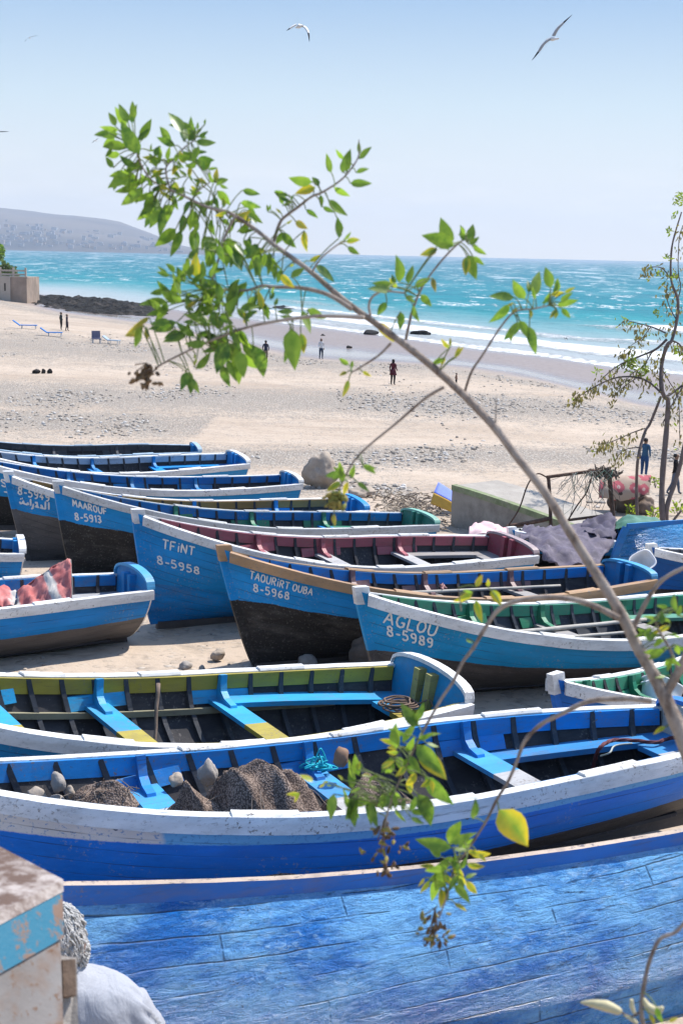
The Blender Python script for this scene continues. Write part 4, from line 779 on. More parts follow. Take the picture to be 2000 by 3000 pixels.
heap('fishing_net', iny('net', 955, 2385, .2, .2), .50, .6, .56, 23, NETMAT, 'small brown net half under the middle blue thwart', BA)
for k, (px, py, w_, h_, mt, lab) in enumerate([(107, 2345, 58, 40, ROCK, 'tan block of stone leftmost in the net-filled boat'), (172, 2325, 48, 68, ROCKG, 'tall grey stone standing on the rubble in the net-filled boat'), (208, 2335, 34, 34, ROCK, 'small tan stone right of the tall grey stone'), (168, 2362, 78, 30, ROCKG, 'low grey rubble stone under the tall grey stone'), (610, 2300, 68, 76, ROCKG, 'squarish grey stone standing behind the nets'), (518, 2300, 56, 36, ROCK, 'flat tan stone left of the squarish grey stone'), (998, 2245, 62, 58, plain('brown_stone', (.24, .15, .10), .85, .2, 4, .5, .2), 'brown stone under the far inwale beside the cyan rope'), (700, 2290, 34, 38, ROCKG, 'small grey stone tucked behind the pointed net'), (732, 2296, 30, 28, ROCKG, 'smallest grey stone beside the pointed net')]):
    P = iny('net', px, py, -.02 if px < 230 else (-.45 if py < 2310 else .0)); s = pxw(P); rock('stone', P, (w_*s, w_*.8*s, h_*s*1.12), 60+k, mt, lab, 'stones in the net-filled boat', k*.9, 3, .1)
    # each stone rests on the ballast below it
P = inboat('net', 240, 2372, .14); b = MB(); r2 = random.Random(2)
for i in range(620):
    t = r2.uniform(.5, .95); q = BO['net']; top = float(np.interp(t, [.5, .66, .74, .80, .95], [.30, .42, .62, .84, .95]))*sheer(q, t)*.80; z = r2.uniform(.2, top) if r2.random() < .35 else top-r2.uniform(0, .1); yy = max(.03, hp(q, t, u_at_z(q, t, z), 1, -.05).y-.13); p = RM['net'] @ Vector((hp(q, t, .7).x, r2.uniform(-yy, yy), z)); sz = r2.uniform(.05, .12)
    a = r2.uniform(0, 3); b.box(p, (sz*1.4, sz, sz*.8), Matrix.Rotation(a, 3, Vector((.3, .5, 1)).normalized()), taper=.7)
tag(b.build('ballast_rubble', ROCKG), kind='stuff')
def rope(name, pts, r, mat, label, cat='rope', twist=True, group=None):
    pts = smoothpath(pts, 8); b = MB()
    if twist:
        for ph in (0, 2.09, 4.19):
            path = []; L = 0; up = Vector((0, 0, 1))
            for i, p in enumerate(pts):
                t = (pts[min(i+1, len(pts)-1)]-pts[max(i-1, 0)]).normalized(); s_ = t.cross(up).normalized(); n_ = s_.cross(t)
                if i: L += (p-pts[i-1]).length
                a = L/(r*3.2)+ph; path.append(p+(s_*math.cos(a)+n_*math.sin(a))*r*.5)
            b.tube(path, r*.62, 6)
    else: b.tube(pts, r, 7)
    o = b.build(name, mat, None, True); return tag(o, label, cat, group)
zb = sheer(BO['net'], .1)-.22
rope('rope', [inboat('net', 1730, 2285, .25), inboat('net', 1738, 2240, .42), inboat('net', 1752, 2196, zb), inboat('net', 1775, 2176, zb+.03), inboat('net', 1803, 2168, zb+.01), inboat('net', 1862, 2170, zb), inboat('net', 1918, 2175, zb), inboat('net', 1961, 2163, zb), inboat('net', 2010, 2160, zb)], .017, plain('maroon_rope', (.13, .045, .05), .9, .3, 14), 'thick maroon rope lying across the stern bench of the net-filled boat')
rope('rope', [inboat('net', 1758, 2215, zb-.05), inboat('net', 1785, 2205, zb+.0), inboat('net', 1800, 2185, zb), inboat('net', 1850, 2178, zb)], .008, plain('pale_rope', (.40, .42, .36), .9, .2, 14), 'thin pale green rope looped beside the thick maroon rope', twist=False)
r2 = random.Random(4); P = inboat('net', 930, 2262, sheer(BO['net'], .5)-.23)
rope('rope', [P+Vector((r2.gauss(0, .075), r2.gauss(0, .05), abs(r2.gauss(.05, .045)))) for _ in range(46)], .007, plain('cyan_rope', (.02, .42, .52), .8, .3, 14), 'tangle of cyan rope on the middle blue thwart', twist=False)
zb = sheer(BO['yellow'], .1)-.22; P = inboat('yellow', 1165, 2078, zb); r2 = random.Random(6); pts = []
for i in range(84): a = i*.5; rr = .13+.035*math.sin(i*.9)+r2.uniform(-.012, .012); pts.append(P+Vector((rr*1.25*math.cos(a), rr*math.sin(a), .012+.0009*i+r2.uniform(0, .01))))
pts += [P+Vector((.2, .05, .05)), P+Vector((.32, .1, .08)), P+Vector((.36, .05, .02))]
rope('rope', pts, .010, plain('brown_rope', (.17, .115, .085), .9, .3, 14), 'coil of brown rope on the yellow stern bench', twist=False)
def oar(k, a, c, zl, label, r=.026, group='pale wooden oars laid in the boats'):
    A, B_ = inboat(k, *a, zl), inboat(k, *c, zl); root = empty('oar', A); tag(root, label, 'oar', group); d = B_-A; m_ = plain('oar_wood', (.42, .39, .34), .8, .15, 6, .4, .2); b = MB()
    b.tube([d*(i/8)+Vector((0, 0, .006*fbm(i*.7, a[0]))) for i in range(9)], [r*(1.05-.25*i/8) for i in range(9)], 8); b.build('shaft', m_, root, True)
    b = MB(); t = d.normalized(); s_ = t.cross(Vector((0, 0, 1))).normalized()
    b.loft([[-t*.55*f_+s_*w_, -t*.55*f_-s_*w_, -t*.55*f_-s_*w_+Vector((0, 0, .018)), -t*.55*f_+s_*w_+Vector((0, 0, .018))] for f_, w_ in ((-.05, .02), (.25, .05), (1, .06))]); b.build('blade', m_, root)
    return A, B_
zz = sheer(BO['taourirt'], .4)-.20
a1, b1 = oar('taourirt', (1120, 1726), (1714, 1689), zz, 'upper of the two pale oars in the brown-gunwale boat'); a2, b2 = oar('taourirt', (1130, 1740), (1640, 1716), zz, 'lower of the two pale oars in the brown-gunwale boat')
p1 = a1+(b1-a1)*.27; p2 = a2+(b2-a2)*.32; r2 = random.Random(1)
rope('cord', [p1+(p2-p1)*f_+Vector((r2.gauss(0, .03), r2.gauss(0, .02), .04+r2.uniform(-.03, .03))) for f_ in [r2.random() for _ in range(22)]], .006, plain('pink_cord', (.42, .24, .22), .9, .2, 10), 'pinkish cord tying two oars together in the brown-gunwale boat', twist=False)
zz = sheer(BO['aglou'], .35)-.20
oar('aglou', (1480, 1856), (1890, 1815), zz, 'longer pale oar lying across the teal boat', .034); oar('aglou', (1610, 1872), (1850, 1851), zz, 'shorter pale oar near the white gunwale of the teal boat')
A = iny('yellow', 464, 2002, -.62); Bq = iny('yellow', 452, 2200, -.30); b = MB(); dv_ = Bq-A; b.tube([dv_*(i/6)+Vector((.012*fbm(i*.8, 3), .01*fbm(i, 9), 0)) for i in range(7)], [.022-.0012*i for i in range(7)], 7); o = b.build('stick', plain('weathered_stick', (.17, .125, .095), .9, .3, 9, .5), None, True); o.location = A; tag(o, 'weathered brown stick leaning upright inside the olive yellow boat', 'stick')
# red cloth in the left boat
dl = (inboat('left', 130, 1770, .72)-CAM).dot(_f)
m = N('red_cloth'); c = m.co('Object'); n1 = m.noise(c, 3.2, 5, .6); n2 = m.noise(c, 9, 5, .7); wv = m.n('TexWave'); m.L(m.co('Object', (1, 1, 1), (0, .75, 0)), wv.inputs['Vector']); wv.inputs['Scale'].default_value = .62; wv.inputs['Distortion'].default_value = 1.4; wv.inputs['Detail'].default_value = 2
base = m.mix(m.step(n1, .4, .62), (.46, .14, .13), (.55, .24, .22)); base = m.mix(m.step(n2, .58, .7), base, (.30, .13, .12)); base = m.mix(m.step(wv.outputs[0], .86, .94), base, (.50, .47, .43)); REDC = m.fin(base, .85, m.bump(n2, .4, .01), .15)
root = empty('cloth', PX(120, 1770, dl)); tag(root, 'stiff red and grey cloth rising to a point in the left boat', 'cloth')
sheet('front_panel', rel(rowpx([(206, 1640, dl+.25), (150, 1668, dl+.2), (100, 1702, dl+.2), (50, 1738, dl+.2)], [(208, 1690, dl+.1), (165, 1700, dl+.05), (110, 1735, dl), (50, 1760, dl)], [(208, 1772, dl-.05), (160, 1778, dl-.15), (100, 1782, dl-.2), (35, 1786, dl-.1)]), root), REDC, root, .012, 9, 9, .075, 1, 5)
sheet('end_flap', rel(rowpx([(206, 1640, dl+.25), (200, 1660, dl+.4)], [(210, 1700, dl+.1), (204, 1710, dl+.55)], [(209, 1772, dl-.05), (206, 1768, dl+.6)]), root), plain('grey_canvas', (.36, .34, .31), .85, .15, 6, .3), root, .012, 5, 8, .02, 4, 3)
sheet('rear_panel', rel(rowpx([(206, 1640, dl+.25), (150, 1668, dl+.2), (100, 1702, dl+.2), (50, 1738, dl+.2)], [(200, 1760, dl+.8), (150, 1764, dl+.8), (100, 1764, dl+.8), (50, 1764, dl+.8)]), root), REDC, root, .012, 6, 6, .04, 6, 3)
o = sheet('cloth', rowpx([(-30, 1742, dl+.4), (10, 1730, dl+.35), (45, 1738, dl+.3)], [(-30, 1755, dl), (10, 1750, dl), (46, 1756, dl)], [(-30, 1785, dl-.15), (10, 1785, dl-.15), (40, 1780, dl-.15)]), REDC, None, .012, 8, 8, .12, 11, 4); tag(o, 'rumpled red and white cloth lying left of the pointed red cloth', 'cloth')
# white plastic things
WP = plain('white_plastic', (.68, .69, .70), .5, .06, 3, .1, .3)
def tub(name, P, w_, h_, label, tilt, rz):
    b = MB(); prof = [(.40, 0), (.44, .25), (.48, .6), (.5, .93), (.545, .95), (.545, 1), (.5, 1), (.46, .9), (.40, .1), (0.01, .06)]; rings = []
    for r_, z in prof: rings.append([Vector((math.copysign(abs(math.cos(a))**.6, math.cos(a))*r_*w_, math.copysign(abs(math.sin(a))**.6, math.sin(a))*r_*w_*.75, z*h_)) for a in [2*math.pi*i/28 for i in range(28)]])
    b.loft(rings, cap=True); o = b.build(name, WP, None, True); o.location = P; o.rotation_euler = (tilt[0], tilt[1], rz); tag(o, label, 'tub'); b2_ = MB()
    for sx in (-1, 1): b2_.tube([Vector((sx*.5*w_, -.06, h_*.8)), Vector((sx*.6*w_, -.04, h_*.7)), Vector((sx*.6*w_, .04, h_*.7)), Vector((sx*.5*w_, .06, h_*.8))], .012, 6)
    b2_.build('handle', WP, o); return o
P = inboat('green', 1925, 2085, .28); tub('tub', P, .46, .36, 'white plastic tub lying tilted in the green-inside boat at right', (-.5, .5), .3)
P = PX(1858, 1668, 23.2); tub('tub', P, .42, .34, 'white plastic tub tipped over between the blue dinghy and the brown-gunwale boat', (.9, -.35), .5)
# ---------------------------------------------------------------- sunbeds and chairs on the far beach
def lounger(px, py, wpx, label, fab, rz):
    P = ground(px, py); s = pxw(P); L = wpx*s; root = empty('sun_lounger', P, rz); tag(root, label, 'sun lounger', 'sun loungers on the left beach'); fm = plain('lounger_fabric_'+label[:6], fab, .8, .1, 3); wm = plain('lounger_frame', (.6, .6, .6), .5, .05, 3)
    b = MB(); b.box((L*.12, 0, .33), (L*.68, .62, .07)); b.build('bed', fm, root); b = MB(); b.box((-L*.36, 0, .52), (L*.36, .62, .07), Matrix.Rotation(.62, 3, 'Y')); b.build('backrest', fm, root)
    for x in (-.15, .4):
        for y in (-.26, .26):
            b = MB(); b.box((x*L, y, .15), (.06, .06, .32)); b.build('leg', wm, root)
lounger(76, 963, 72, 'blue sun lounger, left one of the blue pair on the beach', (.01, .16, .48), .12); lounger(153, 985, 66, 'blue sun lounger, right one of the blue pair near two dark figures', (.01, .16, .48), .12)
lounger(328, 1008, 52, 'white and pale blue sun lounger beside the grey chair', (.30, .38, .46), -.2)
P = ground(283, 1006); s = pxw(P); root = empty('beach_chair', P, .3); tag(root, 'grey-blue chair with tall back standing beside the pale lounger', 'chair'); w_ = 25*s; fm = plain('chair_fabric', (.13, .13, .20), .8, .1, 4)
b = MB(); b.box((0, 0, w_*.55), (w_, w_*.8, w_*.14)); b.build('seat', fm, root); b = MB(); b.box((0, w_*.4, w_*1.0), (w_, w_*.12, w_*.9)); b.build('backrest', fm, root)
for x in (-.42, .42):
    for y in (-.34, .34): b = MB(); b.box((x*w_, y*w_, w_*.25), (w_*.1, w_*.1, w_*.54)); b.build('leg', plain('chair_leg', (.55, .55, .55), .5), root)
# ---------------------------------------------------------------- people
SKIN = plain('skin', (.20, .115, .075), .6, .08, 6, .05, .3); HAIR = plain('hair', (.012, .010, .009), .7, .2, 30, .3)
def person(P, h, rz, label, top, bottom, walk=.0, armbend=.2, skirt=False, hairl=.0, bare=False, shorts=False, group='people standing and walking on the beach', shoes=(.03, .03, .03), lean=0.0):
    w = walk; J = [((0, 0, .53), (.080, .062)), ((0, .0, .62), (.078, .055)), ((0, -.005, .72), (.090, .060)), ((0, 0, .80), (.078, .052)), ((0, -.005, .845), (.034, .034)), ((0, -.012, .88), (.044, .048)), ((0, -.018, .93), (.058, .068)), ((0, -.012, .982), (.042, .048)),
     ((.105, 0, .795), (.034, .034)), ((.135, .02+.04*w, .64), (.026, .026)), ((.130, -.05*armbend-.09*w, .50), (.021, .021)), ((.128, -.07*armbend-.11*w, .44), (.022, .014)),
     ((-.105, 0, .795), (.034, .034)), ((-.135, .02-.04*w, .64), (.026, .026)), ((-.130, -.25*armbend+.08*w, .53+.10*armbend), (.021, .021)), ((-.118, -.33*armbend+.1*w, .50+.16*armbend), (.022, .014)),
     ((.055, 0, .48), (.062, .062)), ((.062, -.09*w-.01, .275), (.042, .042)), ((.064, -.16*w+.01, .05), (.027, .027)), ((.068, -.16*w-.055, .018), (.026, .017)),
     ((-.055, 0, .48), (.062, .062)), ((-.062, .06*w-.01, .275), (.042, .042)), ((-.064, .20*w+.01, .05), (.027, .027)), ((-.068, .20*w-.055, .018), (.026, .017))]
    E_ = [(0, 1), (1, 2), (2, 3), (3, 4), (4, 5), (5, 6), (6, 7), (3, 8), (8, 9), (9, 10), (10, 11), (3, 12), (12, 13), (13, 14), (14, 15), (0, 16), (16, 17), (17, 18), (18, 19), (0, 20), (20, 21), (21, 22), (22, 23)]
    me = bpy.data.meshes.new('sk'); me.from_pydata([(x, y-lean*max(0, z-.5), z) for (x, y, z), r_ in J], E_, []); o = bpy.data.objects.new('sk', me); COL.objects.link(o)
    md = o.modifiers.new('s', 'SKIN'); md.use_smooth_shade = True; o.modifiers.new('u', 'SUBSURF').levels = 2
    for i, ((_, r_)) in enumerate(J): me.skin_vertices[0].data[i].radius = r_; me.skin_vertices[0].data[i].use_root = (i == 0)
    dg = bpy.context.evaluated_depsgraph_get(); dg.update(); bm_ = bpy.data.meshes.new_from_object(o.evaluated_get(dg)); bpy.data.objects.remove(o)
    bm_.materials.clear()
    mt = [SKIN, plain('top_'+label[:8], top, .85, .15, 5, .3, .15), plain('bottom_'+label[:8], bottom, .85, .15, 5, .3, .15), plain('shoes', shoes, .7)]
    for m_ in mt: bm_.materials.append(m_)
    for p in bm_.polygons:
        z = p.center.z; x = abs(p.center.x); k = 0
        if z < .045: k = 3
        elif x > .112 and z < .60: k = 0 if z < .53 or bare else 1
        elif z < .535 and x < .13: k = 2 if (not shorts or z > .27) else 0
        elif z < .838: k = 0 if bare else 1
        p.material_index = k
    root = empty('person', P, rz); root.scale = (h, h, h); tag(root, label, 'person', group)
    bo = bpy.data.objects.new('body', bm_); COL.objects.link(bo); bo.parent = root; bm_.polygons.foreach_set('use_smooth', [True]*len(bm_.polygons))
    b = MB(); rings = []; ly = lean*.45
    for k in range(9):
        a = math.pi*.5*k/8; rings.append([Vector((math.cos(a)*.056*math.cos(t), .006-ly+math.cos(a)*.064*math.sin(t), .932+.054*math.sin(a)-(.035+hairl if k == 0 and math.sin(t) > -.3 else 0))) for t in [2*math.pi*i/16 for i in range(16)]])
    b.loft(rings); b.build('hair', HAIR, root, True)
    b = MB(); b.add([Vector((0, -.078-ly, .932)), Vector((-.009, -.064-ly, .918)), Vector((.009, -.064-ly, .918)), Vector((0, -.062-ly, .955))], [(0, 1, 2), (0, 2, 3), (0, 3, 1)]); b.build('nose', SKIN, root)
    if skirt:
        b = MB(); b.loft([[Vector((r_*1.25*math.cos(t), r_*math.sin(t), z)) for t in [2*math.pi*i/18 for i in range(18)]] for z, r_ in ((.60, .075), (.52, .088), (.44, .105), (.385, .125))]); b.build('skirt', mt[1], root, True)
    return root
def at(px, py, hp_): P = ground(px, py); return P, hp_*pxw(P)
P, h = at(1150, 1128, 77); person(P, h, 2.6, 'person in dark red coat and black leggings standing on the sand', (.085, .015, .022), (.01, .01, .012), .0, .35, True, .06)
P, h = at(940, 1052, 61); person(P, h, .4, 'person in white top and dark jeans standing by the wet sand', (.58, .57, .56), (.03, .045, .08), .1, .6, hairl=.03)
P, h = at(778, 1062, 66); person(P, h, 2.9, 'person in dark navy jacket and khaki shorts walking towards the water', (.015, .018, .04), (.20, .15, .10), .35, .1, shorts=True)
P, h = at(1335, 1134, 42); person(P, h, 1.9, 'small bare-chested child in black shorts behind the leaning branch', (.1, .1, .1), (.012, .012, .014), .2, .3, bare=True, shorts=True, shoes=(.2, .115, .075))
P, h = at(552, 990, 40); person(P, h, .9, 'thin dark figure walking far off behind the leaf cluster', (.015, .02, .03), (.02, .02, .025), .5, .2)
P, h = at(180, 966, 52); person(P, h, 2.2, 'person in dark green-black jacket, left one of two beside the blue loungers', (.02, .035, .035), (.02, .016, .015), .15, .2)
P, h = at(197, 970, 50); person(P, h, 1.5, 'person in black and purple, right one of two beside the blue loungers', (.03, .022, .035), (.025, .02, .03), .3, .2)
P, h = at(1884, 1398, 118); r_ = person(P, h, 2.5, 'person in blue denim shirt and jeans seen from behind the thin tree', (.03, .085, .16), (.02, .06, .16), .1, .1)
P, h = at(1972, 1448, 122); person(P, h, 1.2, 'person in black jacket and grey jeans striding at the right edge', (.012, .011, .012), (.09, .11, .15), .75, .1)
# foreground man behind the cabinet -----------------------------------------
dm = 5.5; HC = PX(166, 2752, dm); gzm = terrain(HC.x, HC.y); root = empty('person', (HC.x, HC.y, gzm)); tag(root, 'white-haired person in pale grey robe standing behind the rusty cabinet, seen from behind', 'person')
hc = HC-root.location
def ell(c, rx, ry, rz_, fn=None, n=36, k=24):
    b = MB(); rings = []
    for j in range(k+1):
        a = -math.pi/2+math.pi*j/k; ring = []
        for i in range(n):
            t = 2*math.pi*i/n; d = Vector((math.cos(a)*math.cos(t), math.cos(a)*math.sin(t), math.sin(a))); r_ = 1+(fn(d) if fn else 0); ring.append(c+Vector((d.x*rx*r_, d.y*ry*r_, d.z*rz_*r_)))
        rings.append(ring)
    b.loft(rings); return b
SK2 = plain('weathered_skin', (.17, .095, .065), .6, .15, 12, .2, .3)
b = MB(); rings = []   # head, neck, torso and legs as one surface
for dz, rx, ry, ox, oy in ((.128, .02, .025, 0, 0), (.118, .05, .06, 0, 0), (.08, .078, .095, 0, 0), (.02, .084, .104, 0, .0), (-.04, .078, .098, 0, .005), (-.09, .06, .075, .0, .01), (-.125, .056, .058, .005, -.005), (-.16, .062, .062, .02, -.01), (-.20, .16, .09, .05, -.01), (-.26, .21, .12, .06, 0), (-.45, .20, .13, .07, 0), (-.70, .175, .12, .07, 0), (-.9, .18, .125, .07, 0), (-1.2, .16, .11, .07, 0), (HC.z-gzm and -(HC.z-gzm)+.02, .14, .1, .07, 0)):
    rings.append([hc+Vector((ox+rx*math.cos(t), oy+ry*math.sin(t), dz)) for t in [2*math.pi*i/28 for i in range(28)]])
b.loft(rings); b.build('body', SK2, root, True)
HW = N('white_hair'); c = HW.co('Object'); n1 = HW.noise(c, 70, 5, .7); HAIRW = HW.fin(HW.mix(HW.step(n1, .35, .65), (.40, .39, .375), (.62, .61, .59)), .9, HW.bump(n1, .9, .015), .15)
def hairfn(d): return .06*mnoise.noise(d*3.5)+.025*mnoise.noise(d*14)
b = ell(hc+Vector((.006, -.008, .012)), .1005, .1145, .1285, hairfn, 40, 28); rh = random.Random(5); HG = plain('grey_hair', (.36, .35, .335), .85, .2, 60, .3, .2)
for i in range(1150):
    a = rh.uniform(0, 6.28); e_ = math.asin(rh.uniform(-.55, 1)); n_ = Vector((math.cos(e_)*math.cos(a), math.cos(e_)*math.sin(a), math.sin(e_))); p = hc+Vector((.006, -.008, .012))+Vector((n_.x*.097, n_.y*.111, n_.z*.125)); dn_ = Vector((n_.x*.25, n_.y*.25, -1)); dn_ = (dn_-n_*dn_.dot(n_)).normalized() if abs(n_.z) < .96 else Vector((math.cos(a), math.sin(a), -.2))
    dn_ = (dn_+Vector((rh.gauss(0, .35), rh.gauss(0, .35), rh.gauss(0, .2)))).normalized(); l = rh.uniform(.02, .04); b.tube([p-dn_*l*.5+n_*.001, p+n_*.009, p+dn_*l*.5+n_*.007, p+dn_*l*.9-n_*.002], [.002, .0042, .0036, .001], 4, rh.choice([0, 0, 0, 1]))
b.build('hair', [HAIRW, HG], root, True)
b = ell(hc+Vector((.083, .03, -.06)), .030, .055, .056, lambda d: .12*mnoise.noise(d*5), 22, 14)
for i in range(150):
    n_ = Vector((rh.uniform(-.3, 1), rh.gauss(0, .7), rh.gauss(0, .7))).normalized(); p = hc+Vector((.083, .03, -.06))+Vector((n_.x*.031, n_.y*.056, n_.z*.057)); l = rh.uniform(.014, .028); dn_ = Vector((.2, .4, -1)).normalized(); b.tube([p, p+n_*.006+dn_*l*.5, p+dn_*l], [.004, .005, .001], 5, rh.choice([0, 0, 1]))
b.build('beard', [HAIRW, HG], root, True)
b = ell(hc+Vector((.098, .005, -.035)), .014, .026, .036); b.build('ear', SK2, root, True)
ROBE = N('pale_robe'); c = ROBE.co('Object'); n1 = ROBE.noise(ROBE.co('Object', (1, 1, .45)), 5.5, 4, .55, 1.2); n2 = ROBE.noise(c, 130, 3); ROBE = ROBE.fin(ROBE.mix(ROBE.step(n2, .35, .65), (.31, .32, .35), (.35, .36, .39)), .9, ROBE.bump(ROBE.math('ADD', ROBE.math('MULTIPLY', n1, 4), ROBE.math('MULTIPLY', n2, .01)), .28, .02), .1); b = MB(); rings = []; RT = ((-.100, .066, .072, .018), (-.104, .080, .084, .02), (-.122, .072, .078, .02), (-.128, .088, .092, .022), (-.150, .105, .10, .03), (-.158, .15, .12, .07), (-.185, .205, .14, .085), (-.235, .25, .165, .09), (-.33, .30, .185, .09), (-.48, .32, .20, .09), (-.8, .31, .2, .09), (-1.2, .33, .22, .09), (-1.5, .36, .24, .09))
for q_ in range(57):
    dz = float(np.interp(q_/56, [0, .08, .2, .75, 1], [-.100, -.13, -.19, -.60, -1.5])); zs = [-r_[0] for r_ in RT]; rx, ry, ox = (float(np.interp(-dz, zs, [r_[k_] for r_ in RT])) for k_ in (1, 2, 3))
    ring = []; am = min(1, max(0, (-.13-dz)*7))
    for i in range(110):
        t = 2*math.pi*i/110; u_ = t+2.2*(-dz)*math.cos(t*.5); fo_ = 1-min(1, abs(mnoise.noise(Vector((math.cos(u_)*3.0, math.sin(u_)*3.0, dz*2.4+5))))*4.5)
        k = 1+(.055*mnoise.noise(Vector((math.cos(t)*2.2, math.sin(t)*2.2, dz*3)))+.085*fo_**1.6+.03*mnoise.noise(Vector((math.cos(t)*6, math.sin(t)*6, dz*7))))*am; ring.append(hc+Vector((ox+rx*k*math.cos(t), ry*k*math.sin(t), dz)))
    rings.append(ring)
b.loft(rings, cap=False); b.build('robe', ROBE, root, True)
for sx in (1, -1):
    b = MB(); pts = [hc+Vector((.09+sx*.17, .0, -.27)), hc+Vector((.09+sx*.235, .01, -.40)), hc+Vector((.09+sx*.28, -.0, -.56)), hc+Vector((.09+sx*.37, .10, -.72)), hc+Vector((.09+sx*.30, .2, -.82))]
    b.tube(smoothpath(pts, 6), [.10-.03*i/24 for i in range(25)], 18); o = b.build('sleeve', ROBE, root, True)
    hb = MB(); w0 = pts[-1]+Vector((0, .05, -.03)); hb.tube([pts[-1], w0, w0+Vector((0, .05, -.03))], [.03, .042, .03], 10)
    for f_ in range(4): hb.tube([w0+Vector(((f_-1.5)*.02, .05, -.03)), w0+Vector(((f_-1.5)*.021, .10, -.055)), w0+Vector(((f_-1.5)*.021, .12, -.09))], [.010, .009, .007], 6)
    hb.tube([w0+Vector((-sx*.03, .01, -.01)), w0+Vector((-sx*.055, .05, -.03)), w0+Vector((-sx*.05, .08, -.05))], [.012, .011, .008], 6); hb.build('hand', SK2, root, True)
# rusty cabinet ------------------------------------------------------------
dc = 3.1; K = PX(172, 2577, dc); e1 = (hitz(-40, 2466, K.z)-K); e2 = (hitz(-40, 2686, K.z)-K); dn = PX(186, 3000, dc-.20); dn = (dn-K); L0 = 3.2; dn = dn*(K.z-terrain(K.x, K.y)+.1)/(-dn.z)
root = empty('cabinet', K+Vector((0, 0, dn.z))); tag(root, 'rust-spotted grey metal cabinet with teal painted top at the lower left', 'cabinet'); kk = K-root.location
e1 = e1.normalized()*.9; e2 = e2.normalized()*.9
m = N('rusty_white'); c = m.co('Object'); n1 = m.noise(c, 9, 3, .5); n2 = m.noise(c, 38, 5, .7); n3 = m.noise(m.co('Object', (1, 1, .35)), 5, 4)
base = m.mix(m.step(n3, .35, .7), (.135, .12, .11), (.20, .185, .175)); base = m.mix(m.math('MULTIPLY', m.step(n1, .52, .64), .85), base, (.15, .085, .05)); base = m.mix(m.step(n2, .56, .63), base, (.12, .06, .03)); CABW = m.fin(base, .6, m.bump(n2, .3, .006), .4)
m = N('teal_flaking'); c = m.co('Object'); n1 = m.noise(c, 11, 5, .7); TEALF = m.fin(m.mix(m.step(n1, .50, .56), (.004, .125, .20), (.17, .10, .065)), .5, m.bump(n1, .4, .006), .4)
m = N('worn_top'); c = m.co('Object'); n1 = m.noise(m.co('Object', (3, 4, 3)), 3.2, 6, .7); WORN = m.fin(m.mix(m.step(n1, .42, .58), (.40, .345, .31), (.12, .075, .055)), .7, m.bump(n1, .5, .01), .3)
def slab(f0, f1, grow_, name, mat):
    b = MB(); rings = []
    for f_ in (f0, f1):
        o_ = kk+dn*f_; g = grow_; u1, u2 = e1.normalized()*g, e2.normalized()*g; rings.append([o_-u1-u2, o_+e1-u2, o_+e1+e2, o_+e2-u1])
    b.loft(rings if f1 < f0 else rings); return b.build(name, mat, root)
slab(.0, .006, .008, 'worn_top', WORN); slab(.0061, .0285, .006, 'teal_band', TEALF); slab(.0286, 1, 0, 'body', CABW)
def onface(px, py, dd_=0.0): return PX(px, py, dc-.10+dd_)-root.location
def plate(name, pts, th, mat):
    b = MB(); ax = (pts[1]-pts[0]).cross(pts[3]-pts[0]).normalized(); b.loft([[p for p in pts], [p-ax*th*(1 if ax.dot(_f) < 0 else -1) for p in pts]]); return b.build(name, mat, root)
plate('side_flange', [onface(178, 2800, .03), onface(226, 2806, .05), onface(234, 3250, -.1), onface(182, 3250, -.1)], .02, plain('pale_batten', (.34, .31, .28), .8, .3, 14, .5))
plate('hinge_block', [onface(184, 2812), onface(222, 2810, .01), onface(224, 2916, -.02), onface(187, 2920, -.03)], .03, plain('hinge_wood', (.17, .115, .08), .8, .3, 14, .5))
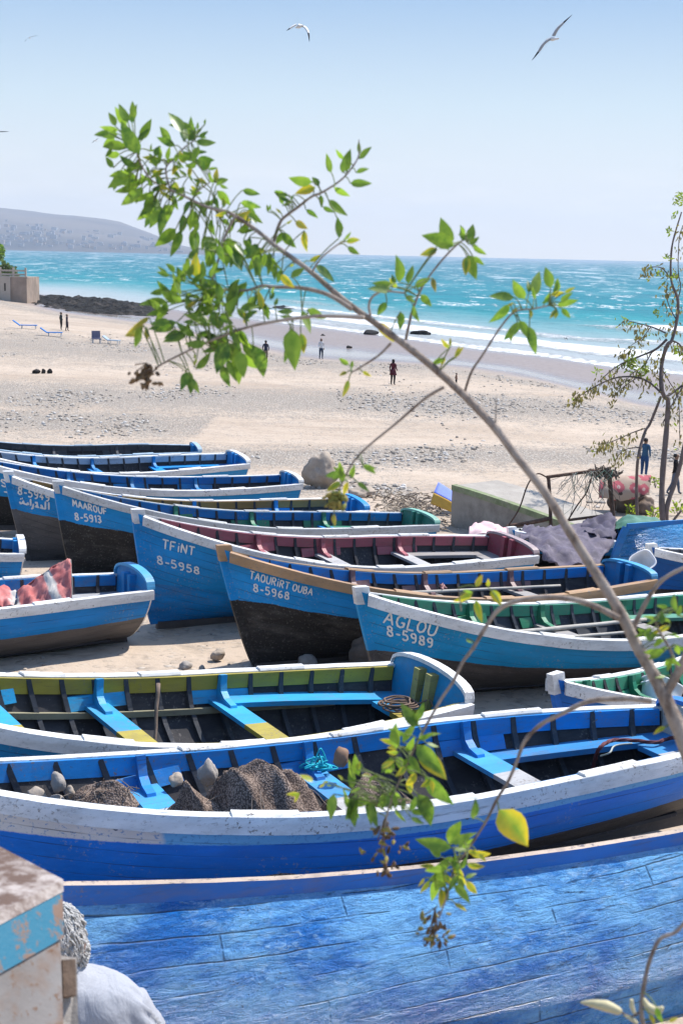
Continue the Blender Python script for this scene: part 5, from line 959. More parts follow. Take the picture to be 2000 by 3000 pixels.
# ---------------------------------------------------------------- gulls
GW = plain('gull_white', (.66, .65, .63), .7, .06, 12); GG = plain('gull_grey', (.32, .33, .35), .7, .1, 12); GD = plain('gull_dark', (.025, .03, .035), .7, .2, 12)
def gull(label, d, wl, wr, body, chord=9, under=GG, bl=26, heading=(1, .3)):
    root = empty('gull', PX(*body, d)); tag(root, label, 'gull', 'gulls in flight'); s = d/F
    for w_ in (wl, wr):
        pts = smoothpath([PX(x, y, d+dz)-root.location for x, y, dz in w_], 6); b = MB(); n = len(pts); fwd = Vector((0, -.86, .5))
        rings = []
        for i, p in enumerate(pts):
            f_ = i/(n-1); c_ = chord*s*(1-.25*f_) if f_ < .55 else chord*s*(.86-(f_-.55)*1.75); c_ = max(c_, .6*s); t = (pts[min(i+1, n-1)]-pts[max(i-1, 0)]).normalized(); nn = t.cross(_f).normalized()
            if nn.z < 0: nn = -nn
            th = .16*c_
            ax = (nn*.75+_f*.65).normalized(); rings.append([p+ax*c_*.5, p-_f*th+ax*c_*.1, p-ax*c_*.5, p+_f*th])
        b.loft(rings)
        for fi in range(len(b.f)):
            b.m[fi] = 1 if fi//4 > (n-1)*.66 else 0
        b.build('wing', [under, GD], root, True)
    hx = Vector((heading[0], heading[1], -.05)).normalized(); b = MB(); rings = []
    for f_, r_ in ((-.5, .02), (-.42, .28), (-.2, .62), (.05, .7), (.25, .5), (.36, .38), (.45, .36), (.53, .2), (.56, .02)):
        p = hx*f_*bl*s; u1 = hx.cross(Vector((0, 0, 1))).normalized(); u2 = u1.cross(hx); rings.append([p+(u1*math.cos(t)+u2*math.sin(t))*r_*bl*s*.24 for t in [2*math.pi*i/12 for i in range(12)]])
    b.loft(rings); b.build('body', GW, root, True)
    b = MB(); u1 = hx.cross(Vector((0, 0, 1))).normalized(); p0 = -hx*.4*bl*s; p1 = -hx*.72*bl*s; b.loft([[p0+u1*.06*bl*s, p0-u1*.06*bl*s, p0-u1*.06*bl*s+Vector((0, 0, .03*bl*s)), p0+u1*.06*bl*s+Vector((0, 0, .03*bl*s))], [p1+u1*.16*bl*s, p1-u1*.16*bl*s, p1-u1*.16*bl*s+Vector((0, 0, .01*bl*s)), p1+u1*.16*bl*s+Vector((0, 0, .01*bl*s))]]); b.build('tail', GD if under is GW else GW, root)
    b = MB(); p0 = hx*.54*bl*s; b.tube([p0, p0+hx*.16*bl*s], [.05*bl*s, .008*bl*s], 6); b.build('beak', plain('beak', (.45, .25, .05), .6), root)
gull('gull with wings bent downward, near the top centre of the sky', 55, [(868, 72, 0), (855, 79, .3), (839, 90, .6)], [(872, 72, 0), (893, 80, -.2), (903, 96, -.4), (906, 122, -.5)], (876, 78), 13, GW, 30, (-.6, .9))
gull('gull gliding with both wings stretched on a steep slant, upper right', 30, [(1611, 113, 0), (1592, 128, .1), (1576, 152, .2), (1557, 177, .4)], [(1620, 105, 0), (1632, 84, -.1), (1650, 66, -.2), (1675, 43, -.4)], (1618, 114), 13, GG, 34, (.75, -.75))
gull('faint tiny gull high in the left of the sky', 160, [(84, 110, 0), (78, 115, 1), (73, 123, 1.5)], [(87, 110, 0), (98, 106, -1), (112, 104, -1.5)], (88, 111), 3.5, GG, 8, (.8, .5))
gull('small dark gull just left of the top leaves', 120, [(279, 411, 0), (275, 414, .5), (269, 419, 1)], [(280, 411, 0), (284, 408, -.5), (289, 405, -1)], (280, 412), 5, GD, 10, (.8, .5))
gull('gull cut by the left edge, one thin dark wing in view', 90, [(-8, 386, 0), (-20, 388, .5), (-34, 392, 1)], [(-2, 386, 0), (12, 385.5, -.5), (29, 385, -1)], (-5, 387), 5, GD, 16, (.3, .9))
gull('tiny dark gull low over the surf at right', 118, [(1654, 992, 0), (1651, 989, .3), (1648, 988, .6)], [(1656, 992, 0), (1659, 990, -.3), (1661, 997, -.6)], (1656, 995), 4, GD, 9, (.5, .8))
# ---------------------------------------------------------------- the leaning shrub in front of the lens
def dsh(px, off=0): return 3.30-.55*min(2200, max(-200, px))/2000+off
def SP(pts, off=0): return [PX(x, y, dsh(x, off)) for x, y in pts]
BARK = N('grey_bark'); c = BARK.co('Object'); n1 = BARK.noise(BARK.co('Object', (3, 3, 1)), 14, 5, .7); n2 = BARK.noise(c, 90, 4, .7)
BARK = BARK.fin(BARK.mix(BARK.step(BARK.noise(c, 9, 6, .7), .45, .6), BARK.mix(BARK.step(n1, .38, .6), (.14, .10, .075), (.30, .245, .20)), (.36, .30, .25)), .85, BARK.bump(BARK.math('ADD', n1, n2), .8, .004), .2)
BARKD = plain('dark_twig', (.13, .10, .085), .85, .3, 20, .4)
STEM = [(2090, 2420), (2040, 2280), (2000, 2168), (1950, 2050), (1895, 1945), (1862, 1888), (1811, 1786), (1722, 1645), (1658, 1543), (1594, 1441), (1505, 1327), (1441, 1244), (1327, 1128), (1224, 1040), (1120, 962), (1008, 880), (903, 790), (816, 727), (753, 676), (676, 625), (606, 606), (539, 574), (477, 545), (445, 528), (424, 500), (408, 470), (398, 440)]
SR = [28, 26, 24, 22, 19, 18, 17, 15.5, 14.5, 14, 13.5, 13, 12.5, 11.5, 11, 9.8, 8.5, 7.5, 7, 6, 5, 4.2, 3.6, 3.2, 2.8, 2.4, 1.6]
shrub_root = PX(2090, 2420, dsh(2090)); gx, gy = shrub_root.x+.35, shrub_root.y+.15
shrub = empty('shrub', (gx, gy, terrain(gx, gy))); tag(shrub, 'leafy shrub whose long bare stem leans diagonally across the view, out of focus', 'shrub')
BR = []   # every branch: (pixel points, radius px from-to, depth offset)
def add_branch(pts, r0, r1, off=0, mat=None, nm='branch'):
    P3 = smoothpath(SP(pts, off), 5); n = len(P3); b = MB(); b.tube([p-shrub.location for p in P3], [(r0+(r1-r0)*i/(n-1))*dsh(pts[0][0])/F*(1+.18*fbm(i*.55, r0*3)) for i in range(n)], 8)
    b.build(nm, mat or BARK, shrub, True); BR.append(P3)
P3 = smoothpath([Vector((gx, gy, terrain(gx, gy)-.1)), Vector((gx-.1, gy-.05, terrain(gx, gy)+.6)), PX(2160, 2640, dsh(2160))]+SP(STEM), 5); rad = [34, 32, 30]+SR; b = MB(); n = len(P3)
b.tube([p-shrub.location for p in P3], [float(np.interp(i/5, range(len(rad)), rad))*2.65/F*(1+.12*fbm(i*.6, 1, 5)+(.5*max(0, mnoise.noise(Vector((i*.83, 3, 3)))-.25))) for i in range(n)], 14); b.build('trunk', BARK, shrub, True); BR.append(P3[15:])
BL = [([(1938, 2052), (1962, 2010), (1990, 1960), (2016, 1905), (2050, 1840), (2090, 1760)], 15, 10, 0), ([(1907, 2054), (1836, 2047), (1728, 2054), (1657, 2085), (1586, 2121), (1537, 2170), (1514, 2228), (1487, 2290), (1456, 2340), (1420, 2411), (1367, 2492), (1330, 2545), (1310, 2620), (1285, 2690)], 8, 2.5, -.1),
 ([(1812, 1812), (1752, 1781), (1680, 1757), (1585, 1750), (1499, 1765), (1456, 1790), (1427, 1829), (1384, 1900), (1355, 1939), (1327, 1996), (1288, 2054), (1225, 2168), (1190, 2240), (1160, 2310), (1135, 2380), (1125, 2440)], 9, 2.5, -.12), ([(1853, 1842), (1877, 1790), (1910, 1733), (1944, 1695), (2010, 1660), (2080, 1640)], 8, 5, .1),
 ([(1300, 1134), (1245, 1167), (1160, 1240), (1075, 1310), (1030, 1360), (990, 1440)], 5, 2.2, -.1), ([(1145, 1005), (1110, 1040), (1065, 1070), (1030, 1091)], 4, 2, -.05), ([(1188, 996), (1200, 940), (1209, 905), (1236, 841), (1280, 779), (1325, 729), (1361, 698), (1385, 680)], 4.5, 2, .08),
 ([(1085, 925), (1080, 895), (1090, 870), (1115, 855), (1146, 854), (1185, 858)], 4, 2.5, -.06), ([(1360, 1150), (1380, 1090), (1412, 1041), (1470, 952), (1510, 912), (1560, 905), (1605, 895)], 4, 2.2, .12), ([(800, 712), (820, 652), (842, 629), (871, 608), (911, 577), (938, 566), (966, 550), (991, 533), (1014, 512), (1039, 479), (1051, 451), (1051, 409)], 5, 1.5, .06),
 ([(915, 795), (930, 770), (950, 747), (990, 716), (1010, 708)], 3.2, 1.6, -.05), ([(1030, 905), (961, 863), (880, 843), (804, 841), (769, 837), (724, 850), (670, 850), (620, 850)], 7, 3, -.10), ([(1066, 930), (968, 926), (901, 928), (791, 944), (724, 959), (650, 985), (568, 1020), (514, 1046), (465, 1073), (440, 1100)], 6, 2.2, -.16), ([(690, 632), (660, 690), (640, 760), (620, 830), (600, 880)], 4, 2.5, -.06),
 ([(500, 560), (486, 495), (512, 464), (539, 433), (570, 411)], 3, 1.6, .05), ([(1450, 1255), (1452, 1200), (1453, 1160)], 2.5, 1.2, 0), ([(2010, 2695), (1977, 2731), (1932, 2751), (1906, 2802), (1890, 2860), (1878, 2935), (1880, 2990), (1900, 3060)], 5, 6, -.3), ([(1985, 1960), (1960, 1900), (1930, 1850), (1915, 1810)], 5, 2.5, -.08), ([(560, 590), (580, 560), (620, 530)], 3, 1.5, .04), ([(1350, 1790), (1345, 1750), (1340, 1710)], 2, 1, -.15)]
for a in BL: add_branch(*a)
ALLB = [p for P_ in BR for p in P_]
_kd = None
from mathutils.kdtree import KDTree
_kd = KDTree(len(ALLB))
for i, p in enumerate(ALLB): _kd.insert(p, i)
_kd.balance()
# leaves: clusters of "base x, base y, tip x, tip y [colour]" read in their own small frames: (scale, x0, y0, depth offset)
LV = [
 ((.4464, 200, 250, .03), "385,265,305,140 420,250,440,115 330,295,205,280 470,450,345,230d 485,360,545,215 375,400,225,405 340,450,245,460 440,530,340,460d 680,390,595,270 745,310,660,165 790,365,810,205 835,370,975,370 850,290,850,240 855,340,920,300d 835,440,915,440d 840,500,960,490d 770,510,720,420y 840,490,740,440 600,490,485,470y 600,490,600,400 650,490,670,400 540,430,545,380 400,580,265,600 400,600,260,680 480,690,335,780 440,620,390,640d 550,600,620,560y 620,640,560,560y 690,560,740,610 790,600,800,520y 880,560,940,490 960,640,985,540y 970,640,1055,615 900,650,840,600y 600,760,500,935d 570,760,470,860d 650,800,600,990d 680,780,650,900 820,800,790,960p 870,760,900,870 740,950,675,1130d 960,730,990,810d 980,690,1065,790 1010,880,1060,920 1130,770,1270,800d 1100,900,1200,820y 1200,900,1100,960d 830,1000,850,1160p 900,980,880,1090d 950,1000,920,1190d 1000,1040,1010,1160p 1060,1000,1130,1210 1250,1040,1160,1130d 1260,1090,1230,1260d 1280,1060,1250,1130y 1350,1130,1310,1250 1330,1130,1400,1220p 1390,1250,1480,1330y 1400,970,1495,1065 1310,830,1300,780 1430,740,1350,700 1460,770,1400,790d 700,640,650,700y 760,690,700,740 620,700,690,760y 520,620,470,580 480,520,420,560 720,520,680,590y 850,700,800,660y 930,760,880,830 1040,830,960,860y 560,690,520,760 800,760,760,850d 690,720,720,820 640,730,600,680y 500,600,450,660d 1150,1010,1200,1100 1080,900,1040,980 1180,850,1150,930y 760,850,730,980d 850,880,820,980 930,890,960,990d"),
 ((.4464, 300, 600, -.12), "440,470,355,435 450,600,360,490d 510,600,455,440p 540,510,490,405d 620,480,610,310y 560,430,550,340 430,640,240,650 420,700,285,720 490,770,300,820d 555,850,395,900 680,910,540,910 660,780,530,700p 620,640,550,670o 640,600,540,590p 740,640,640,620p 830,640,950,510 800,700,900,590 760,560,650,560d 760,690,690,660 900,690,1040,660 880,560,870,500p 940,700,930,780y 1050,680,1020,560y 1060,640,1090,760 1100,620,1130,570d 1250,700,1140,700d 1310,690,1360,850 1230,820,1260,1080 1240,810,1270,1040d 1300,840,1325,980y 820,900,750,1110d 820,1020,880,1165d 900,960,930,1140 990,920,1060,1140d 860,820,980,950p 900,820,960,930d 750,860,660,870d 620,1010,600,1060y 570,1090,575,1235d 830,780,850,880p 700,820,640,870d 600,520,690,560p 700,470,760,380d 720,300,700,420d 760,260,790,390d 870,300,910,430d 1010,340,1030,480d 940,270,980,340d 1170,460,1260,545y 270,790,150,860o 560,700,640,760d 640,720,720,790p 700,760,780,700 760,740,860,780d 600,660,520,620d 680,560,620,470d 580,790,500,830p 720,660,660,560p 830,560,900,480d 780,820,720,760 660,640,740,560d 880,660,800,600p 470,560,400,590d 520,640,440,560 960,640,1020,600p 1000,600,940,680"),
 ((.1913, 800, 380, .06), "600,800,230,730 640,880,330,980y 700,870,590,710d 890,660,820,360 1080,450,950,300 1120,650,1180,280 1060,660,1100,420 1320,370,1310,170 1320,450,1515,260 1270,655,1470,600d 1180,820,1515,820 930,880,1175,1030 840,1070,1140,1330 720,1000,740,1200d 760,1180,940,1270d 500,1220,690,1360d 170,1080,15,945d 180,1080,290,1130d 120,1280,40,1200y 340,1400,530,1520o 1060,1560,980,1330 200,1440,290,1380y"),
 ((.4464, 700, 600, .0), "655,220,650,90 690,230,740,180 700,240,795,230y 710,275,795,325 460,370,550,330y 500,400,640,500d 360,390,330,410y 280,180,375,285d 430,170,440,310y 1050,510,1040,330 1110,520,1135,390 1010,530,870,510 1000,560,840,555d 1040,540,980,480y 1150,540,1260,480 1090,600,1160,640 970,640,905,730d 1060,700,1060,830d 1140,660,1175,770d 1190,590,1265,670 1270,480,1290,570o 1410,270,1200,205 1300,290,1185,330y 1300,270,1400,270 1480,200,1450,140 1500,230,1535,130 1380,940,1320,880y 1385,930,1390,870y 1410,1000,1470,930y 1350,1000,1325,1060y 1340,1010,1260,1050 910,770,1010,910o 720,1050,655,1005 740,1070,745,1020 710,1100,655,1120y 720,1150,680,1265y 810,1095,865,1130y"),
 ((.4464, 1300, 550, .10), "150,360,190,240 160,370,230,320 190,390,280,440 160,440,215,595 150,450,140,580y 190,450,265,510 0,390,50,380 130,310,105,245 530,730,450,600 555,690,550,600d 590,710,630,540 700,660,660,515 750,680,745,590 790,690,860,650y 740,770,885,740 770,790,830,860 740,800,690,860y 460,720,290,715d 430,760,300,900d 500,880,390,1005d 560,910,600,1095d 570,800,570,860y 480,790,440,820o 700,700,790,690y 600,730,580,650 700,720,640,760d 660,760,700,680"),
 ((.4464, 600, 1350, -.1), "900,90,840,40 890,90,790,100d 900,140,890,30 890,140,800,200y 940,140,900,230y 960,110,980,20 1000,140,1080,200d 1040,30,1120,85 845,350,855,430o"),
 ((.4783, 1250, 1250, -.14), "300,980,340,905y 370,980,375,930y 390,1000,455,1100y 280,1010,160,1080y 300,1060,330,1205y 280,1020,220,1000 240,1300,280,1330p"),
 ((.5102, 800, 2000, -.12), "830,250,740,120 760,300,655,265 700,355,610,325y 740,340,830,230 860,310,965,290p 880,350,950,370p 830,400,1000,560y 870,540,1040,700d 900,560,920,640y 720,400,650,400y 780,420,850,520 620,490,700,450y 560,540,510,530y 470,560,430,440p 480,500,500,450y 400,560,370,530y 230,570,150,520y 320,570,280,575y 150,640,75,640y 150,630,120,690y 480,640,420,790d 440,660,475,835d 560,680,600,835d 650,660,680,740d 750,670,740,740d 790,740,880,760d 830,640,910,830d 700,720,760,810p 640,600,610,580p 640,520,700,480 770,560,790,640y 850,700,900,740d 600,560,660,620p 700,600,640,680 760,480,700,540y 540,580,600,520p 680,440,620,520 820,520,760,600y 500,600,440,640p 640,640,600,720d 345,640,330,790 400,610,440,700p 900,460,960,520"),
 ((.5102, 800, 2000, -.10), "1020,950,815,900 960,1000,880,930d 1010,930,1085,790 1090,900,1170,860p 1130,980,1250,985y 1110,1040,1215,1060y 930,1060,840,1050y 1000,1060,870,1090 1050,1040,1100,1180y 900,1140,840,1210y 950,1130,900,1260 960,1180,965,1300y 990,1180,1000,1260d 1040,1160,1130,1270 1110,1140,1170,1220y 1040,1265,1110,1310o 1140,780,1165,670d 1060,960,1130,860p 1020,1000,960,1060p 1060,1080,1040,980 980,1100,1040,1180y 1060,1120,1100,1240"),
 ((.2551, 1650, 1650, -.05), "1250,520,1260,350 1190,510,1060,480 1100,640,900,610p 1130,700,1120,540d 1220,720,1030,810y 950,800,840,740 1000,900,930,790d 1060,920,1200,840p 1150,1020,920,1030 1180,950,1090,1000d 1250,820,1360,850p 1240,1100,1190,1250 1170,1300,1050,1310 1170,1880,1020,1960y 1080,760,960,900d 1120,860,1030,960 1160,620,1240,700p 1300,600,1350,480 1000,740,920,860 1290,940,1330,1060"),
 ((.2551, 1600, 2700, -.3), "1260,980,1330,1176 1400,1150,1510,1100y 1180,1060,1240,1190y"),
]
ORG = [shrub.location.copy()]
def leaf_into(B, base, tip, wr, rngl, cidx, roll=None, org=None):
    ax = tip-base; L = ax.length; ax = ax/L; vd = ((base+tip)*.5+(org or ORG[0])-CAM).normalized(); sd_ = ax.cross(vd).normalized(); rl = rngl.uniform(-.75, .75) if roll is None else roll
    sd_ = (sd_*math.cos(rl)+ax.cross(sd_)*math.sin(rl)); nn = sd_.cross(ax); curl = rngl.uniform(-.10, .22); fold = rngl.uniform(.05, .30); n0 = len(B.v); M_ = 7; wv_ = rngl.uniform(-.06, .06)
    for i in range(M_):
        f_ = i/(M_-1); w_ = wr*L*.5*((math.sin(math.pi*min(1, f_**.72*.985+.01))**.95*1.04))*(1 if 0 < i < M_-1 else .12)
        cpt = base+ax*L*f_+nn*(curl*L*(f_*f_-f_*.3))+sd_*(wv_*L*math.sin(f_*3.1))
        for k_ in (-1, -.5, 0, .5, 1): B.v.append(tuple(cpt+sd_*w_*k_+nn*(-fold*w_*abs(k_)+.05*w_*math.sin(f_*19+k_*3)*abs(k_)))); B.lc.append((rngl.r1, cidx[0], cidx[1]*(1 if abs(k_) > .2 else .8), abs(k_)*.6+f_*.4))
    for i in range(M_-1):
        for k_ in range(4): a = n0+i*5+k_; B.f.append((a, a+1, a+6, a+5)); B.m.append(0)
m = N('leaf'); at_ = m.n('VertexColor', layer_name='leafcol'); sp = m.n('SeparateColor'); m.L(at_.outputs[0], sp.inputs[0]); n1 = m.noise(m.co('Object'), 55, 4, .6); n2 = m.noise(m.co('Object'), 22, 3)
g = m.mix(sp.outputs[0], (.040, .10, .022), (.165, .29, .038)); g = m.mix(m.step(n1, .4, .7), g, m.mix(.5, g, (.28, .40, .07)))
yl = m.mix(n2, (.40, .36, .035), (.56, .40, .03)); yk = m.math('MULTIPLY', sp.outputs[1], m.step(m.math('ADD', at_.outputs[1], m.math('MULTIPLY', m.math('SUBTRACT', n2, .5), 1.2)), .12, .75)); g = m.mix(yk, g, yl)
rib = m.step(at_.outputs[1], 0, 1) if False else None; g = m.mix(sp.outputs[2], g, (.16, .105, .065))
m.set(m.b, 'Base Color', g); m.b.inputs['Roughness'].default_value = .38; m.b.inputs['Specular IOR Level'].default_value = .45; tl = m.n('BsdfTranslucent'); m.set(tl, 0, m.mix(1, g, (1.9, 1.9, 1.0), 'MULTIPLY')); ms = m.n('MixShader'); ms.inputs[0].default_value = .46
m.L(m.b.outputs[0], ms.inputs[1]); m.L(tl.outputs[0], ms.inputs[2]); m.L(ms.outputs[0], m.o.inputs[0]); m.L(m.bump(n1, .25, .002), m.b.inputs['Normal']); LEAF = m.m
XT = random.Random(31)
def extra(txt, n, jit):
    out = txt.split(); base = list(out)
    for i in range(n):
        t_ = XT.choice(base); c_ = t_[-1] if t_[-1].isalpha() else ''; x0, y0, x1, y1 = [float(v) for v in t_.rstrip('ydpo').split(',')]; a = XT.gauss(0, .75); k = XT.uniform(.65, 1.0); dx, dy = (x1-x0)*k, (y1-y0)*k; x0 += XT.gauss(0, jit); y0 += XT.gauss(0, jit)
        out.append('%.0f,%.0f,%.0f,%.0f%s' % (x0, y0, x0+dx*math.cos(a)-dy*math.sin(a), y0+dx*math.sin(a)+dy*math.cos(a), XT.choice([c_, c_, 'd', '', '', ''])))
    return ' '.join(out)
for li, n_x, jt in ((0, 130, 28), (1, 120, 32), (7, 34, 24), (8, 16, 22), (9, 16, 26), (5, 4, 12), (4, 8, 16), (3, 6, 16)): LV[li] = (LV[li][0], extra(LV[li][1], n_x, jt))
rl_ = random.Random(77); B = MB(); B.lc = []; PB = MB()
for (sc, ox, oy, off), txt in LV:
    for tok in txt.split():
        col = tok[-1] if tok[-1].isalpha() else 'g'; x0, y0, x1, y1 = [float(v) for v in tok.rstrip('ydpo').split(',')]; rl_.r1 = rl_.random()
        px0, py0, px1, py1 = ox+x0*sc, oy+y0*sc, ox+x1*sc, oy+y1*sc; d_ = dsh(px0, off)+rl_.uniform(-.06, .06); L_px = math.hypot(px1-px0, py1-py0)
        p0 = PX(px0, py0, d_); p1 = PX(px1, py1, d_+rl_.uniform(-.45, .45)*L_px*d_/F); cm = {'g': (.05, 0), 'y': (.85, 0), 'd': (0, 0), 'p': (.1, 0), 'o': (.9, .45)}[col]
        if col == 'd': rl_.r1 *= .2
        wr = rl_.uniform(.33, .46); leaf_into(B, p0-shrub.location, p1-shrub.location, wr, rl_, cm, rl_.uniform(.9, 1.15)*rl_.choice([-1, 1]) if col == 'p' else None)
        for v in range(len(B.v)-35, len(B.v)): pass
        co, idx, dist_ = _kd.find(p0)
        if dist_ < .16: PB.tube([p-shrub.location for p in smoothpath([co, co*.45+p0*.55+Vector((0, 0, .004)), p0], 3)], .0013, 5)
# the one big yellow leaf
def CAMFIX(o): pass
rl_.r1 = .8; y0_ = PX(1460, 2372, dsh(1460, -.1)); leaf_into(B, y0_-shrub.location, PX(1545, 2482, dsh(1500, -.1))-shrub.location, .60, rl_, (1.0, .05), .15); co, _, _ = _kd.find(y0_); PB.tube([p-shrub.location for p in smoothpath([co, PX(1455, 2345, dsh(1455, -.1)), y0_], 4)], .0016, 5)
n_ = len(B.v); B.add(PB.v, PB.f, 1); B.lc += [(.5, 0, 0, 0)]*len(PB.v); B.c = {'leafcol': B.lc}; B.build('foliage', [LEAF, plain('leaf_stalk', (.13, .17, .05), .7)], shrub, True)
def seedhead(px, py, w_, h_, off, seed, cols):
    b = MB(); r = random.Random(seed); d_ = dsh(px, off); s = d_/F
    for i in range(46):
        fx, fy = r.gauss(0, .30), r.uniform(-.5, .5); p = PX(px+fx*w_*(1.1-abs(fy)*.8), py+fy*h_, d_+r.gauss(0, .25)*w_*s)-shrub.location; a = Vector((r.gauss(0, 1), r.gauss(0, 1), r.gauss(-.6, .8))).normalized(); l = r.uniform(7, 17)*s
        b.tube([p-a*l, p-a*l*.4, p+a*l*.4, p+a*l], [l*.08, l*.38, l*.42, l*.06], 6, r.randrange(len(cols)))
    top = PX(px, py-h_*.62, d_)-shrub.location
    for i in range(12): b.tube([top, PX(px+r.gauss(0, .2)*w_, py-h_*.1+r.gauss(0, .3)*h_, d_)-shrub.location], .0012, 4, 0)
    b.build('seed_head', cols, shrub, True)
DRY = [plain('dry_husk', (.20, .13, .07), .9, .3, 30), plain('dry_brown', (.10, .065, .04), .9, .3, 30), plain('dry_olive', (.26, .22, .06), .85, .3, 30)]
seedhead(1126, 2492, 80, 150, -.12, 1, DRY); seedhead(1274, 2722, 75, 100, -.1, 2, DRY); seedhead(430, 1102, 70, 62, -.16, 3, [DRY[0], DRY[1], DRY[0]]); seedhead(984, 1466, 44, 44, -.1, 4, [plain('seed_olive', (.20, .21, .05), .8, .2, 30), DRY[2]])
def bud(pts, rad, mat): b = MB(); b.tube([p-shrub.location for p in smoothpath([PX(x, y, dsh(x, -.3)) for x, y in pts], 5)], [float(np.interp(i/5, range(len(rad)), rad))*dsh(1800, -.3)/F for i in range(5*(len(pts)-1)+1)], 12); b.build('flower_bud', mat, shrub, True)
BUD = plain('pale_bud', (.52, .46, .27), .6, .15, 18, .2, .3)
bud([(1698, 2937), (1730, 2940), (1775, 2948), (1810, 2962), (1820, 2968)], [1, 11, 17, 12, 3], BUD); bud([(1883, 2925), (1898, 2950), (1925, 2962), (1940, 2950)], [5, 12, 13, 4], BUD); bud([(1848, 2928), (1850, 2950), (1858, 2970)], [5, 7, 4], BUD); bud([(1826, 2972), (1848, 2985), (1866, 3000)], [3, 7, 5], BUD); bud([(1820, 2967), (1850, 2978), (1880, 2960)], [3, 3, 4], BARKD)
# ---------------------------------------------------------------- thin tree beyond the boats at the right
P = ground(1944, 1552); dT = (P-CAM).dot(_f); tree = empty('thin_tree', P); ORG[0] = P.copy(); tag(tree, 'tall thin half-bare tree with drooping brown leaves at the right edge', 'tree')
TB = plain('tree_bark', (.15, .115, .10), .85, .25, 6, .4, .15); TD = plain('tree_twig', (.10, .08, .075), .85, .25, 6)
def tl_(pts, r0, r1, nm, mat, off=0):
    P_ = smoothpath([PX(x, y, dT+off+.3*fbm(x*.01, y*.01)) for x, y in pts], 5); n = len(P_); b = MB(); b.tube([p-tree.location for p in P_], [(r0+(r1-r0)*i/(n-1))*dT/F*(1+.15*fbm(i*.5, r0)) for i in range(n)], 7); b.build(nm, mat, tree, True); return P_
tl_([(1944, 1560), (1937, 1480), (1939, 1393), (1947, 1301), (1952, 1240), (1955, 1173), (1945, 1162), (1936, 1133), (1937, 1066), (1953, 1011), (1966, 997), (1981, 939), (1984, 878), (1969, 838), (1963, 800), (1966, 728), (1978, 676), (1995, 621)], 9.5, 2, 'trunk', TB)
tl_([(1950, 1540), (1952, 1485), (1977, 1408), (1993, 1352), (2012, 1260), (2025, 1160)], 8, 5, 'trunk', TB); tl_([(1866, 1520), (1865, 1505), (1863, 1428), (1868, 1339), (1888, 1265), (1903, 1240), (1935, 1161)], 5, 4, 'trunk', TB, .2)
tl_([(1960, 1545), (1975, 1520), (1995, 1495)], 5, 3, 'branch', TB)
BT = [([(1935, 1150), (1897, 1118), (1854, 1104), (1802, 1107), (1752, 1127), (1712, 1150), (1677, 1173)], 3.5, 1.2), ([(1952, 994), (1920, 1023), (1874, 1043), (1825, 1063), (1790, 1085), (1750, 1120)], 4, 1.2), ([(1949, 976), (1911, 959), (1870, 948), (1825, 936)], 2.5, 1), ([(1952, 1161), (1978, 1144), (2010, 1118)], 4, 3), ([(1961, 814), (1937, 785), (1903, 783), (1893, 790)], 2, .9), ([(1888, 1255), (1850, 1268), (1817, 1283), (1778, 1298), (1745, 1301)], 2, .9), ([(1870, 1311), (1840, 1314), (1817, 1326), (1800, 1350)], 1.8, .8), ([(1984, 878), (1992, 840), (1985, 790), (1988, 700), (1999, 660)], 2, 1), ([(1981, 939), (1960, 900), (1950, 860), (1956, 830)], 2, 1), ([(1966, 997), (1990, 1010), (2005, 1040)], 3, 2), ([(1911, 1028), (1880, 1075), (1850, 1095), (1810, 1140)], 2, .8), ([(1870, 1104), (1830, 1130), (1790, 1165)], 1.5, .7), ([(1905, 957), (1880, 990), (1850, 1010), (1828, 1030)], 1.5, .7), ([(1937, 1080), (1960, 1120), (1985, 1170), (1990, 1290)], 1.8, 1.2), ([(1940, 1240), (1970, 1180), (2000, 1130)], 2, 1.5)]
TL = MB(); TL.lc = []; rt = random.Random(12); spots = []
for pts, a_, c_ in BT:
    P_ = tl_(pts, a_, c_, 'branch', TD); spots += [(p, i/len(P_)) for i, p in enumerate(P_)]
s = dT/F
def tleaf(p, brown):
    a = Vector((rt.gauss(0, .5), rt.gauss(0, .5), -1 if brown else rt.uniform(-.3, 1))).normalized(); l = rt.uniform(9, 17)*s; rt.r1 = rt.random()*.6; leaf_into(TL, p-tree.location, p+a*l-tree.location, .34, rt, (.0, .8) if brown else (.25, 0), rt.uniform(-1.2, 1.2))
for p, f_ in spots:
    for k in range(7):
        if rt.random() < .75*f_+.15: tleaf(p+Vector((rt.gauss(0, 10*s), rt.gauss(0, 12*s), rt.gauss(-8*s, 9*s))), rt.random() < .9)
for cx, cy, n_, sp_ in [(1850, 1065, 75, 18), (1885, 1085, 55, 18), (1747, 1092, 12, 8), (1990, 592, 34, 16), (1975, 632, 8, 8), (1960, 682, 12, 8), (1955, 756, 14, 8), (1983, 1032, 20, 10), (1918, 922, 14, 8), (1969, 812, 18, 9), (1905, 788, 6, 5), (1925, 802, 8, 5), (1848, 1068, 40, 14), (1826, 936, 5, 4), (1996, 575, 14, 10)]:
    for k in range(n_): tleaf(PX(cx+rt.gauss(0, sp_*.6), cy+rt.gauss(0, sp_*.6), dT+rt.gauss(0, .12)), False)
for cx, cy, n_, sp_ in [(1690, 1160, 40, 14), (1735, 1140, 30, 16), (1800, 1125, 24, 18), (1870, 985, 18, 12), (1825, 1035, 14, 9), (1920, 1060, 26, 20), (1960, 960, 24, 18), (1920, 1100, 26, 20), (1775, 1300, 30, 16), (1890, 1130, 20, 20), (1990, 900, 14, 14), (1760, 1310, 10, 14)]:
    for k in range(n_): tleaf(PX(cx+rt.gauss(0, sp_*.7), cy+rt.gauss(0, sp_*.7), dT+rt.gauss(0, .15)), True)
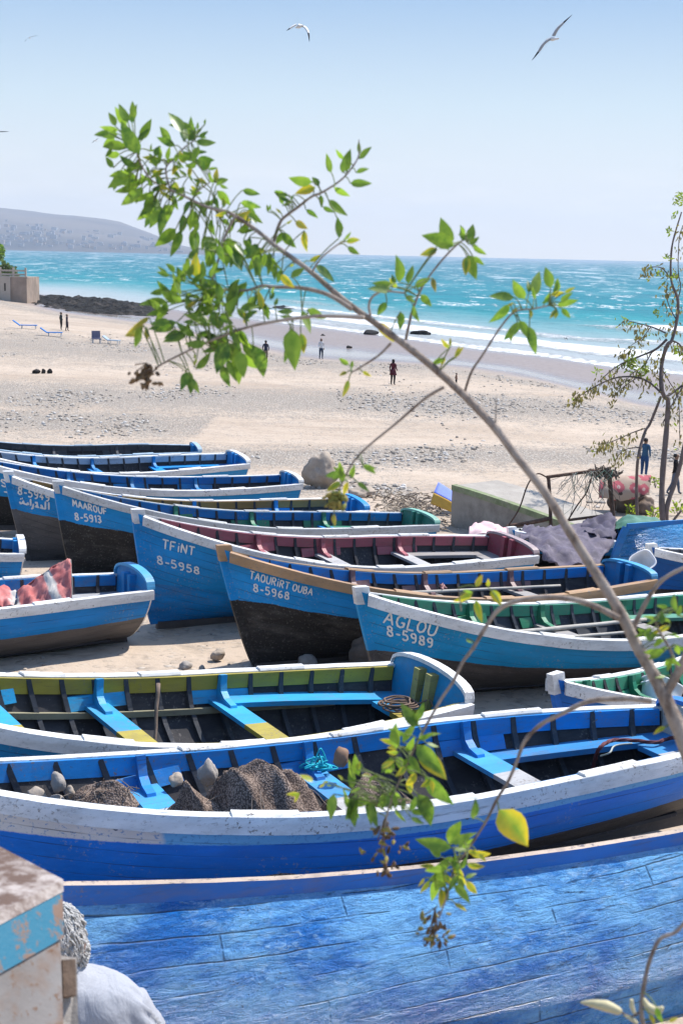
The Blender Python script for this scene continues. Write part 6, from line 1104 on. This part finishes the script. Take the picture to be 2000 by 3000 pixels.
TL.c = {'leafcol': TL.lc}; TL.build('crown', LEAF, tree, True)
def tuft(px, py, n_, hpx, label):
    P = ground(px, py); s_ = pxw(P); root = empty('small_plant', P); ORG[0] = P.copy(); tag(root, label, 'plant', 'small green plants by the thin tree'); b = MB(); b.lc = []; r = random.Random(int(px)); st = MB()
    for i in range(6): a = r.uniform(0, 6.28); st.tube([Vector((0, 0, -.02)), Vector((math.cos(a)*hpx*.2*s_, math.sin(a)*hpx*.2*s_, hpx*.5*s_)), Vector((math.cos(a)*hpx*.4*s_, math.sin(a)*hpx*.4*s_, hpx*.85*s_))], .008, 4)
    for i in range(n_):
        a = r.uniform(0, 6.28); z = r.uniform(.15, .9); p = Vector((math.cos(a)*r.uniform(.0, .4), math.sin(a)*.3, z))*hpx*s_; r.r1 = r.random(); l = r.uniform(.22, .4)*hpx*s_; q_ = p+Vector((math.cos(a), math.sin(a), r.uniform(-.2, 1))).normalized()*l
        n0 = len(b.v); ax = (q_-p).normalized(); leaf_into(b, p+P-Vector((0, 0, 0))-P, q_, .38, r, (.35, 0))
    b.c = {'leafcol': b.lc}; b.build('leaves', LEAF, root, True); st.build('stems', TB, root)
tuft(1847, 1512, 40, 34, 'small bright green plant below the flowered rug'); tuft(1910, 1525, 34, 40, 'small green plant between the rug boulders and the thin tree'); tuft(1918, 1430, 26, 34, 'small pale green plant right of the flowered rug'); tuft(1985, 1510, 40, 44, 'yellowish green plant right of the thin tree trunk')
# green tree at the far left edge, on the terrace
P = PX(-14, 790, (ground(80, 889)-CAM).dot(_f)+6); s_ = pxw(P); root = empty('green_tree', P); ORG[0] = P.copy(); tag(root, 'dark green tree crown peeking in at the left edge above the terrace', 'tree'); b = MB(); b.tube([Vector((0, 0, -3)), Vector((.1, 0, 0)), Vector((0, .1, 50*s_))], [.22, .18, .08], 8); b.build('trunk', TB, root)
b = MB(); b.lc = []; r = random.Random(9)
for i in range(900):
    a, e_ = r.uniform(0, 6.28), r.uniform(-.6, 1.5); rr = r.uniform(.55, 1)**.5*27*s_*(1+.35*mnoise.noise(Vector((math.cos(a)*2, math.sin(a)*2, e_*2)))); p = Vector((math.cos(a)*math.cos(e_)*rr, math.sin(a)*math.cos(e_)*rr, 46*s_+math.sin(e_)*rr*1.25)); r.r1 = r.random()*.5; q_ = p+Vector((r.gauss(0, 1), r.gauss(0, 1), r.gauss(0, .7))).normalized()*r.uniform(.25, .55); leaf_into(b, p, q_, .5, r, (.05, 0))
b.c = {'leafcol': b.lc}; b.build('crown', LEAF, root, True)
P = PX(18, 815, (ground(80, 889)-CAM).dot(_f)+3); s_ = pxw(P); root = empty('dark_bush', P); ORG[0] = P.copy(); tag(root, 'dark low bush growing behind the terrace railing', 'bush'); b = MB(); b.lc = []; b2 = MB(); b2.tube([Vector((0, 0, -1.5)), Vector((0, 0, .4))], .08, 6); b2.build('stem', TB, root)
for i in range(700):
    a, e_ = r.uniform(0, 6.28), r.uniform(0, 1.5); rr = r.uniform(.4, 1)**.5; p = Vector((math.cos(a)*math.cos(e_)*rr*44*s_, math.sin(a)*math.cos(e_)*rr*14*s_, math.sin(e_)*rr*40*s_*(1+.4*mnoise.noise(Vector((math.cos(a)*3, 2, e_)))))); r.r1 = 0; q_ = p+Vector((r.gauss(0, 1), r.gauss(0, 1), r.gauss(0, .7))).normalized()*r.uniform(.25, .5); leaf_into(b, p, q_, .5, r, (.0, .25))
b.c = {'leafcol': b.lc}; b.build('crown', LEAF, root, True)
# ---------------------------------------------------------------- the hazy air
b = MB(); b.box((0, 2900, 108), (15000, 8000, 232)); HZ = bpy.data.materials.new('haze'); HZ.use_nodes = True; t_ = HZ.node_tree; t_.nodes.clear(); vo = t_.nodes.new('ShaderNodeVolumePrincipled'); vo.inputs['Density'].default_value = .00014; vo.inputs['Color'].default_value = (.70, .80, .95, 1); vo.inputs['Anisotropy'].default_value = .2
mo = t_.nodes.new('ShaderNodeOutputMaterial'); t_.links.new(vo.outputs[0], mo.inputs['Volume']); hz_ = b.build('haze', HZ); tag(hz_, kind='stuff')
